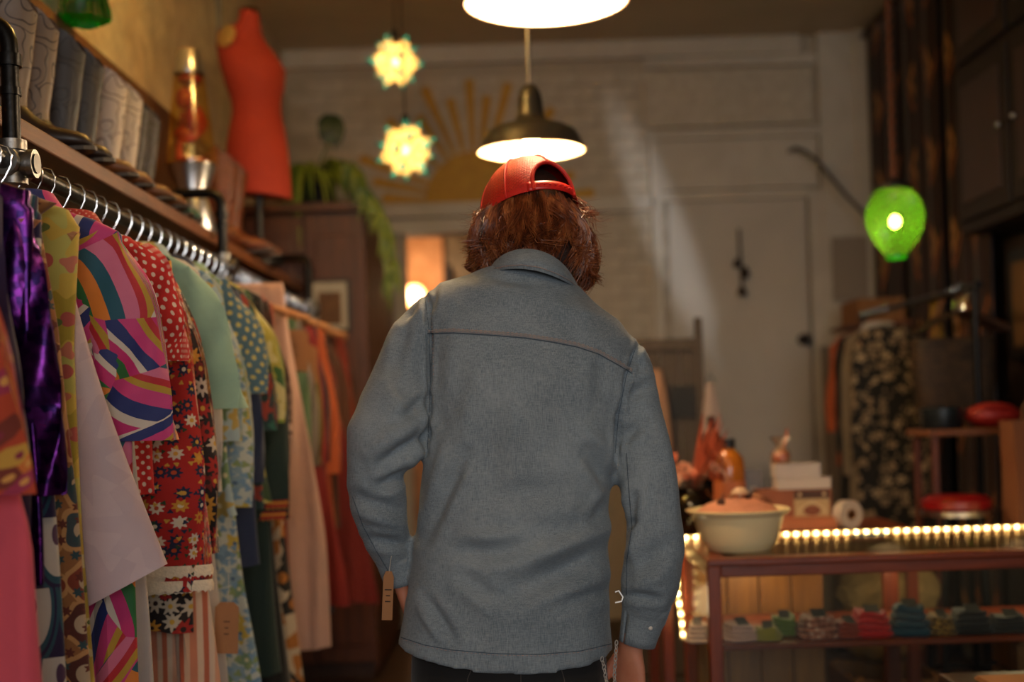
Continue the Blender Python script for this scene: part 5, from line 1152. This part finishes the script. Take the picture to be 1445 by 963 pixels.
HM=[(566,908),(600,919),(640,926),(700,931),(760,932),(820,927),(862,917)]
seam([(x,y-6) for x,y in HM],'hem_stitching',M_st,.0006,.0008,1); seam([(x,y-8) for x,y in HM],'hem_fold',M_sd,.0008,.0003)
seam([(599,416),(606,470),(607,530),(606,580),(603,635)],'armhole_seam',M_sd,.0007,.0002); seam([(898,488),(884,530),(873,585),(868,640)],'armhole_seam',M_sd,.0007,.0002)
seam([(604,418),(611,470),(612,530)],'armhole_stitching',M_st,.0005,.0008,1)
seam([(497,700),(512,742),(530,776),(548,806)],'sleeve_seam',M_sd,.001,.0002); seam([(884,640),(888,700),(892,745),(885,790),(884,840)],'sleeve_seam',M_sd,.001,.0003)
# collar
ct=[(688,392,2.70),(691,377,2.63),(701,363,2.58),(716,353,2.55),(736,347.5,2.535),(758,349,2.53),(779,357,2.54),(797,371,2.56),(811,393,2.61),(819,412,2.68)]
cb=[(686,396,2.69),(686,386,2.61),(698,382.5,2.555),(714,380,2.525),(736,379,2.505),(762,383,2.50),(785,391,2.51),(804,400,2.54),(820,411,2.60),(824,424,2.67)]
rows=[]
for k in range(7):
    t=k/6; rows.append([P(lerp(a[0],b[0],t),lerp(a[1],b[1],t),lerp(a[2],b[2],t)-.012*math.sin(math.pi*t))-PO for a,b in zip(ct,cb)])
rows=[[P(a[0],a[1]+14,a[2]+.03)-PO for a in ct]]+rows
co_=MB().loft(rows,False,False).build('collar',M_den,parent=shirt); s_=co_.modifiers.new('sub','SUBSURF'); s_.levels=2; s_.render_levels=2; s_=co_.modifiers.new('sol','SOLIDIFY'); s_.thickness=.003
cs=[lerp(P(a[0],a[1],a[2]),P(b[0],b[1],b[2]),.86)-PO+Vector((0,-.0085,0)) for a,b in zip(ct[1:-1],cb[1:-1])]
MB().tube(cs,.0006,5).build('collar_stitching',M_st,parent=shirt)
# cuffs
def cuffmesh(c0,c1,r0,r1,ang0=0.0,gap=.0,fl=.85):
    c0,c1=Vector(c0),Vector(c1); ax=(c1-c0).normalized(); a=Vector((0,1,0)); a=(a-ax*a.dot(ax)).normalized(); b=ax.cross(a); R_=[]
    for k in range(6):
        t=k/5; c=lerp(c0,c1,t); r=lerp(r0,r1,t)*(1.0+(.03 if k in(0,5) else 0)); R_.append([c+a*(r*fl*math.cos(q))+b*(r*math.sin(q)) for q in [ang0+gap+(2*math.pi-2*gap)*j/35 for j in range(36)]])
    return MB().loft(R_,False,False)
for nm,c0,c1,r0,r1,a0 in (('cuff',P(912,853,2.588),P(899,908,2.60),.046,.034,-2.2),('cuff',P(556,786,2.603),P(566,822,2.617),.037,.031,2.2)):
    m_=cuffmesh(c0-PO,c1-PO,r0,r1,a0,.06); o=m_.build(nm,M_den,parent=shirt); s_=o.modifiers.new('sol','SOLIDIFY'); s_.thickness=.003; s_.offset=1
# loose cuff flap of the right sleeve with two pearl snaps
fp=[(935,842,2.56),(946,856,2.575),(937,880,2.59),(919,909,2.60),(913,906,2.575),(922,872,2.56)]
o=MB().add([P(*p)-PO for p in fp],[(0,1,2,5),(5,2,3,4)]).build('cuff_flap',M_den,parent=shirt,smooth=False); s_=o.modifiers.new('sol','SOLIDIFY'); s_.thickness=.004
for x,y in ((922.5,869),(918,887)): MB().ell(P(x,y,2.558)-PO,(.0045,.003,.0045),12,8).build('pearl_snap',plain('pearl_snap','#cfc8c0',.2),parent=shirt)
# price tag at the left cuff
pt=P(549,806,2.56)-PO; o=ptag(shirt,pt.x,pt.y-.005,pt.z,.098,.021); o.rotation_euler=(0,R(4),R(10))
# --- trousers
tz=MB()
def ring(cx,cy,z,rx,ry,n=28): return [(cx+rx*math.cos(q),cy+ry*math.sin(q),z) for q in [2*math.pi*j/n for j in range(n)]]
hz=P(718,905,PY).z; hwid=.196
tz.loft([ring(pr0.x,PY,hz+.09,.180,.115),ring(pr0.x,PY,hz,.198,.125),ring(pr0.x,PY,hz-.1,.203,.13),ring(pr0.x,PY,hz-.16,.185,.12)],True)
for s in (-1,1): tz.loft([ring(pr0.x+s*.10,PY,hz-.06,.10,.118),ring(pr0.x+s*.105,PY,hz-.2,.098,.108),ring(pr0.x+s*.11,PY+.01,.42,.075,.08),ring(pr0.x+s*.115,PY,.2,.068,.072),ring(pr0.x+s*.12,PY,.06,.066,.075)],True)
tm_=remesh(tz,.011,4); tr_o=meshobj('black_trousers',tm_,cloth('black_denim','#0c0b0d',weave=500.),person,PO)
tco,_=vdata(tm_); tb_=BVHTree.FromPolygons([Vector(c)+PO for c in tco],[tuple(p.vertices) for p in tm_.polygons])
def thit(x,y):
    o=Vector((0,0,CAMZ)); d=(P(x,y,2.5)-o).normalized(); h=tb_.ray_cast(o,d); return None if h[0] is None else h[0]-d*.001
for pl_ in ([(668,938),(660,958),(658,975)],[(735,938),(735,985)],[(790,938),(796,958),(798,975)]):
    pts=[p for p in (thit(*q) for q in dense(pl_)) if p is not None]
    if len(pts)>1: MB().tube([p-PO for p in pts],.0009,4).build('trouser_stitching',plain('grey_thread','#4a4440',.8),parent=tr_o)
# --- shoes
for s in (-1,1):
    R_=[]
    for i in range(13):
        t=i/12; y=-.1+.29*t; h=interp(t,[0,.1,.35,.6,.9,1],[.05,.10,.105,.075,.05,.02]); w=interp(t,[0,.15,.4,.7,.92,1],[.026,.036,.037,.048,.036,.012])
        R_.append([(s*.12+w*math.cos(q),y,.022+h/2+h/2*math.sin(q)) for q in [2*math.pi*j/18 for j in range(18)]])
    so_=MB().loft(R_,True).build('shoe',plain('black_leather','#100d0c',.4),parent=person)
    MB().loft([[(s*.12-w,y,0.0),(s*.12+w,y,0.0),(s*.12+w,y,.024),(s*.12-w,y,.024)] for y,w in ((-.105,.024),(-.08,.04),(0,.04),(.1,.051),(.16,.045),(.19,.018))],True).build('sole',M_black,parent=so_,smooth=False,bevel=.002)
# --- body: head with face, neck, trunk, arms, hands, legs as one skin
HC=P(748,306,2.66); Hm=Matrix.Rotation(R(30),3,'Z')@Matrix.Rotation(R(5),3,'Y')@Matrix.Rotation(R(-20),3,'X')
hd=lambda x,y,z: HC+Hm@Vector((x,y,z))
bo_=MB()
def face(d):
    k=1.0
    if d.y>0: k+= .03*max(0,1-abs(d.z+.5)/.3)*max(0,1-abs(d.x)/.4)
    return k
hb=MB(); hb.ell((0,.012,0),(.076,.086,.112),36,28,None,face)
hb.ell((0,.055,-.062),(.052,.048,.06),20,14)                               # jaw
hb.ell((0,.1,-.02),(.012,.022,.026),12,10); hb.ell((0,.112,-.034),(.016,.013,.011),12,8)   # nose
for s in (-1,1):
    hb.ell((s*.032,.084,.012),(.02,.012,.012),12,8); hb.ell((s*.08,-.005,-.018),(.009,.022,.033),12,10)   # brow, ear
hb.ell((0,.095,-.062),(.024,.010,.006),12,8); hb.ell((0,.094,-.072),(.021,.011,.006),12,8)       # lips
bo_.add([HC+Hm@Vector((p[0],p[1],p[2]-.012)) for p in hb.v],hb.f)
nk=P(752,405,2.635); bo_.tube([hd(0,-.01,-.06),lerp(hd(0,-.015,-.07),nk,.55),nk,nk-Vector((0,0,.06))],[.058,.056,.06,.075],20)
bo_.loft([ring(pr0.x+x,2.61,z,a,b) for x,z,a,b in ((.045,1.42,.10,.06),(.035,1.34,.14,.085),(.02,1.2,.15,.095),(.01,1.0,.14,.09),(0,.85,.15,.09),(0,.7,.15,.095))],True)
def hand(mb,w,dirv,side,curl,out):
    """palm plus five fingers of unequal length; side = towards thumb"""
    w=Vector(w); d=Vector(dirv).normalized(); s=Vector(side); s=(s-d*s.dot(d)).normalized(); nrm=d.cross(s)*out
    R_=[]
    for t,a,b in ((-.02,.027,.021),(.01,.028,.019),(.04,.037,.017),(.075,.041,.016),(.092,.037,.013)): R_.append([w+d*t+s*(a*math.cos(q))+nrm*(b*math.sin(q)) for q in [2*math.pi*j/18 for j in range(18)]])
    mb.loft(R_,True)
    for i,(o,L,r) in enumerate(((.030,.070,.0092),(.0105,.078,.0096),(-.0095,.073,.0092),(-.028,.057,.0082))):
        p=w+d*.082+s*o; pts=[w+d*.06+s*o*.9,p]; a=.25+.06*i
        for k,f in enumerate((.45,.32,.25)):
            a+=curl[k]; p=p+(d*math.cos(a)+nrm*math.sin(a))*L*f; pts.append(p)
        mb.tube(pts,[r,r,r*.97,r*.9,r*.72],10)
    p=w+d*.022+s*.026; mb.tube([w+d*.012+s*.012,p,p+d*.03+s*.018+nrm*.012,p+d*.055+s*.02+nrm*.022],[.013,.013,.0105,.0085],10)
ls_=[P(640,452,2.62),P(575,560,2.59),P(533,650,2.555),P(545,750,2.59),P(566,816,2.618)]
bo_.tube(ls_,[.045,.034,.028,.026,.026],16); hand(bo_,P(568,822,2.62),(.28,.25,-.93),(.2,.95,.2),(.25,.2,.15),1)
rs_=[P(856,500,2.62),P(897,590,2.60),P(918,700,2.585),P(912,800,2.59),P(892,905,2.602)]
bo_.tube(rs_,[.042,.030,.026,.026,.0265],16); hand(bo_,P(890,912,2.604),(-.05,.10,-1),(-.72,.69,.1),(.45,.7,.5),-1)
for s in (-1,1): bo_.tube([(pr0.x+s*.09,PY,.74),(pr0.x+s*.105,PY,.45),(pr0.x+s*.118,PY,.07)],[.078,.055,.042],14)
t=NT('skin'); cc=t.coord(); M_skin=t.fin(t.mix(t.noise(cc,30,4)[0],hx('#b06a50'),hx('#c98a6c')),.55,0,Subsurface_Weight=.12); 
bm_=remesh(bo_,.0042,3); body=meshobj('body',bm_,M_skin,person,PO)
# --- hair
hx_=hx
t=NT('auburn_hair'); cc=t.coord(); M_hair=t.fin(t.ramp(t.noise(t.vm('MULTIPLY',cc,(60,60,14)),1.0,4)[0],[(.3,hx('#3a1a0c')),(.5,hx('#7a3c1c')),(.72,hx('#b8703c'))],'LINEAR'),.42,0,Specular_IOR_Level=.6)
hv=MB(); R_=[]
hs=MB(); hs.ell((0,0,-.005),(.086,.096,.110),40,26,None,lambda d:1+.02*mnoise.noise(d*9)); hs.f=[f for f in hs.f if not all((hs.v[i][1]>.03 and hs.v[i][2]<.05) for i in f)]; hv.add([HC+Hm@Vector(p)-PO for p in hs.v],hs.f)
for y,xl,xr,dp in ((262,708,792,.065),(282,692,806,.08),(305,680,818,.088),(330,674,826,.092),(352,676,830,.088),(372,688,834,.078),(388,714,830,.06)):
    a,b=P(xl,y,2.665),P(xr,y,2.665); c=(a+b)/2; h=(b.x-a.x)/2; R_.append([(c.x+h*math.cos(q)-PO.x,2.665+dp*math.sin(q)-PO.y,c.z) for q in [2*math.pi*j/36 for j in range(36)]])
hv.loft(R_,True)
rl=[P(812,330,2.66),P(822,355,2.66),P(829,380,2.665),P(829,400,2.67),P(826,410,2.675)]; hv.tube([p-PO for p in rl],[.02,.028,.026,.016,.004],14)
ll_=[P(684,330,2.67),P(676,352,2.67),P(676,372,2.67),P(684,384,2.67)]; hv.tube([p-PO for p in ll_],[.02,.025,.02,.006],14)
hairvol=hv.build('hair',plain('dark_auburn_under_hair','#2a1208',.6,0,.4,40,.5,80),parent=person)
rd=random.Random(21); sm_=MB()
ce=P(752,300,2.665)
def hair_strand(psi,z0,z1,r0,rm,r1,wav,wph,flip,jit,rad):
    pts=[];n=13
    for k in range(n):
        s=k/(n-1); r=r0+(rm-r0)*math.sin(min(1,s/.62)*math.pi/2) if s<.62 else rm+(r1-rm)*((s-.62)/.38)**1.3
        r+=flip*max(0,s-.72)**2*6; a=psi+wav*math.sin(wph+s*5.2)*s+jit[0]*s; asp=1.0
        z=lerp(z0,z1,s)+flip*.5*max(0,s-.85)*2
        pts.append((ce.x+r*math.sin(a)+jit[1]*s*s-PO.x,ce.y-r*asp*math.cos(a)+jit[2]*s-PO.y,z+.006*math.sin(wph*2+s*6)))
    sm_.tube(pts,[rad*(1-.75*(k/(n-1))**2) for k in range(n)],3,False)
zr=lambda y,x=750: P(x,y,2.66).z
for cidx in range(190):
    psi=R(rd.uniform(-140,140)); dg_=math.degrees(psi)
    yb=interp(dg_,[-140,-95,-60,-30,30,55,80,110,140],[380,384,378,366,366,392,408,410,400])+rd.uniform(-26,3)
    rm=interp(abs(dg_),[0,45,90,140],[.118,.124,.124,.115])*rd.uniform(.95,1.07); r1=interp(abs(dg_),[0,40,75,100,140],[.085,.10,.113,.112,.1])*rd.uniform(.93,1.05)
    y0=interp(dg_,[-90,0,40,90],[294,285,290,304])-rd.uniform(0,6)+(0 if rd.random()<.7 else rd.uniform(5,26)); z0=zr(y0); wav=rd.uniform(-.34,.34); wph=rd.uniform(0,6.28); fl_=rd.choice([0,.02,.05,.08,-.03])
    for k in range(20):
        j=(rd.gauss(0,.05),rd.gauss(0,.004),rd.gauss(0,.004)); dp=rd.gauss(0,.055)
        hair_strand(psi+dp*(.9),z0+rd.gauss(0,.003),zr(yb+rd.gauss(0,5)),.086+rd.gauss(0,.003),rm+rd.gauss(0,.004),r1+rd.gauss(0,.004),wav,wph+rd.gauss(0,.2),fl_,(j[0]-dp*.7,j[1],j[2]),rd.uniform(.0007,.0014))
for k in range(90):   # fly-away wisps below the cap rim
    sd_=rd.choice([-1,1]); psi=R(sd_*rd.uniform(55,115)); hair_strand(psi,zr(rd.uniform(284,300)),zr(rd.uniform(300,345)),.095,.12+rd.uniform(0,.012),.122+rd.uniform(0,.02),rd.uniform(-.3,.3),rd.uniform(0,6),rd.uniform(.02,.07),(rd.gauss(0,.1),0,0),.0006)
for k in range(26):   # curl that sticks out on the right
    hair_strand(R(82+rd.gauss(0,5)),zr(296),zr(rd.uniform(308,318)),.1,.118+rd.gauss(0,.004),.118,.3,1.0+rd.gauss(0,.1),.035,(0,rd.gauss(.004,.002),0),.0009)
sm_.build('hair_strands',M_hair,parent=hairvol)
# --- cap
capm=NT('red_mesh_fabric'); cc=capm.coord(); w_=capm.n('ShaderNodeTexVoronoi',{'Vector':cc,'Scale':300.0,'Randomness':.1}); capm.bump(w_.outputs['Distance'],.5,.002)
M_cap=capm.fin(capm.mix(capm.math('LESS_THAN',w_.outputs['Distance'],.32),hx('#c41a10'),hx('#7c0c08')),.5)
M_capr=plain('red_cotton_trim','#c61c14',.6,0,.08,40,.1,300)
cl=lambda x,y,z: (HC+Hm@Vector((x,y,z)))-PO
CA,CB,CH=.0975,.112,.122
def dome(az,el,k=1.0):
    e=math.cos(el)**.72; r=k; return (CA*e*math.sin(az)*r,-CB*e*math.cos(az)*r,CH*math.sin(el)*r)   # az=0 is the back
NA,NE=144,40; op=R(29); zb0,zh=.021,.052
vs=[];fs=[];idx={}
def opening(az,z): 
    a=(az+math.pi)%(2*math.pi)-math.pi
    return abs(a)<op and z<zb0+zh*math.sqrt(max(0,1-(a/op)**2)) 
for i in range(NE+1):
    for j in range(NA): vs.append(cl(*dome(2*math.pi*j/NA,R(89.5)*i/NE)))
for i in range(NE):
    for j in range(NA):
        azc=2*math.pi*(j+.5)/NA; zc_=CH*math.sin(R(89.5)*(i+.5)/NE)
        if opening(azc,zc_): continue
        k=(j+1)%NA; fs.append((i*NA+j,i*NA+k,(i+1)*NA+k,(i+1)*NA+j))
cap=MB().add(vs,fs).build('cap',M_cap,parent=person); s_=cap.modifiers.new('sol','SOLIDIFY'); s_.thickness=.002
# arch piping, strap, panel seams, button, rim band, bill
pa=[]
for i in range(41):
    a=-op+2*op*i/40; z=zb0+zh*math.sqrt(max(0,1-(a/op)**2)); el=math.asin(min(1,z/CH)); pa.append(cl(*dome(a,el,1.012)))
pa=[cl(*dome(-op,0.01,1.012))]+pa+[cl(*dome(op,.01,1.012))]
MB().tube(pa,.0042,8).build('arch_piping',M_capr,parent=cap)
stp=[]
for z in (.000,.006,.013,.0195): stp.append([cl(*dome(lerp(-op*1.25,op*1.25,i/24),math.asin(z/CH),1.022)) for i in range(25)])
so_=MB().loft(stp,False,False).build('snap_strap',plain('red_plastic','#c8201c',.35),parent=cap); s_=so_.modifiers.new('sol','SOLIDIFY'); s_.thickness=.002
for i in range(7): MB().ell(cl(*dome(lerp(-op*.8,op*.6,i/6),math.asin(.010/CH),1.034)),(.0022,.0022,.0022),8,6).build('snap_stud',M_capr,parent=so_)
for a in (R(62),R(-62),R(120),R(-120),math.pi): MB().tube([cl(*dome(a,R(89)*i/20,1.008)) for i in range(21)],.0024,6).build('panel_seam',M_capr,parent=cap)
MB().tube([cl(*dome(0,R(lerp(42,89,i/12)),1.008)) for i in range(13)],.0024,6).build('panel_seam',M_capr,parent=cap)
rb_=[[cl(*dome(lerp(op*1.05,2*math.pi-op*1.05,i/80),math.asin(z/CH),1.01)) for i in range(81)] for z in (-.001,.006,.012)]
MB().loft(rb_,False,False).build('sweat_band',M_capr,parent=cap)
MB().ell(cl(0,0,CH+.002),(.008,.008,.005),12,8).build('top_button',M_capr,parent=cap)
bl=[]
for j in range(9):
    t=j/8; row=[]
    for i in range(25):
        a=math.pi+lerp(-R(72),R(72),i/24); c=(i-12)/12; x,y,z=dome(a,0.0,1.0); ext=.105*t*math.sqrt(max(0,1-c*c*.55)); row.append(cl(x*(1+.05*t),y+ext,-.002-.020*t*t-.036*c*c*t-.006*t))
    bl.append(row)
bi=MB().loft(bl,False,False).build('bill',plain('dark_red_bill','#7a140e',.6),parent=cap); s_=bi.modifiers.new('sol','SOLIDIFY'); s_.thickness=.004
# --- wallet chain and snap hook at the right hip
ch=bpy.data.objects.new('wallet_chain',None); C.objects.link(ch); ch.parent=person
M_chain=plain('pale_chain_steel','#e8e6e2',.38,.75,.05)
def link_mesh():
    m=MB(); n=14; pts=[Vector((.0032*math.cos(q),0,.0052*math.sin(q))) for q in [2*math.pi*i/n for i in range(n+1)]]; m.tube(pts,.0011,5,False,1,(0,1,0)); return m
l0=None
def chain(pl,Y):
    global l0
    pts=[P(x,y,Y)-PO for x,y in pl]; seq=along(pts,.0078)
    for i,p in enumerate(seq):
        if l0 is None: l0=link_mesh().build('chain_link',M_chain,parent=ch); o=l0
        else: o=cp(l0,ch)
        o.location=p; o.rotation_euler=(0,R(8),R(90*(i%2)+30))
chain([(870,905),(869,925),(867,950),(868,985)],2.50); chain([(849,928),(853,945),(856,965),(860,990)],2.455)
hk=[P(x,y,2.53)-PO for x,y in ((868,836),(873,834),(879,843),(877,849),(868,851))]; MB().tube(hk,.0019,6).build('snap_hook',M_chain,parent=ch)
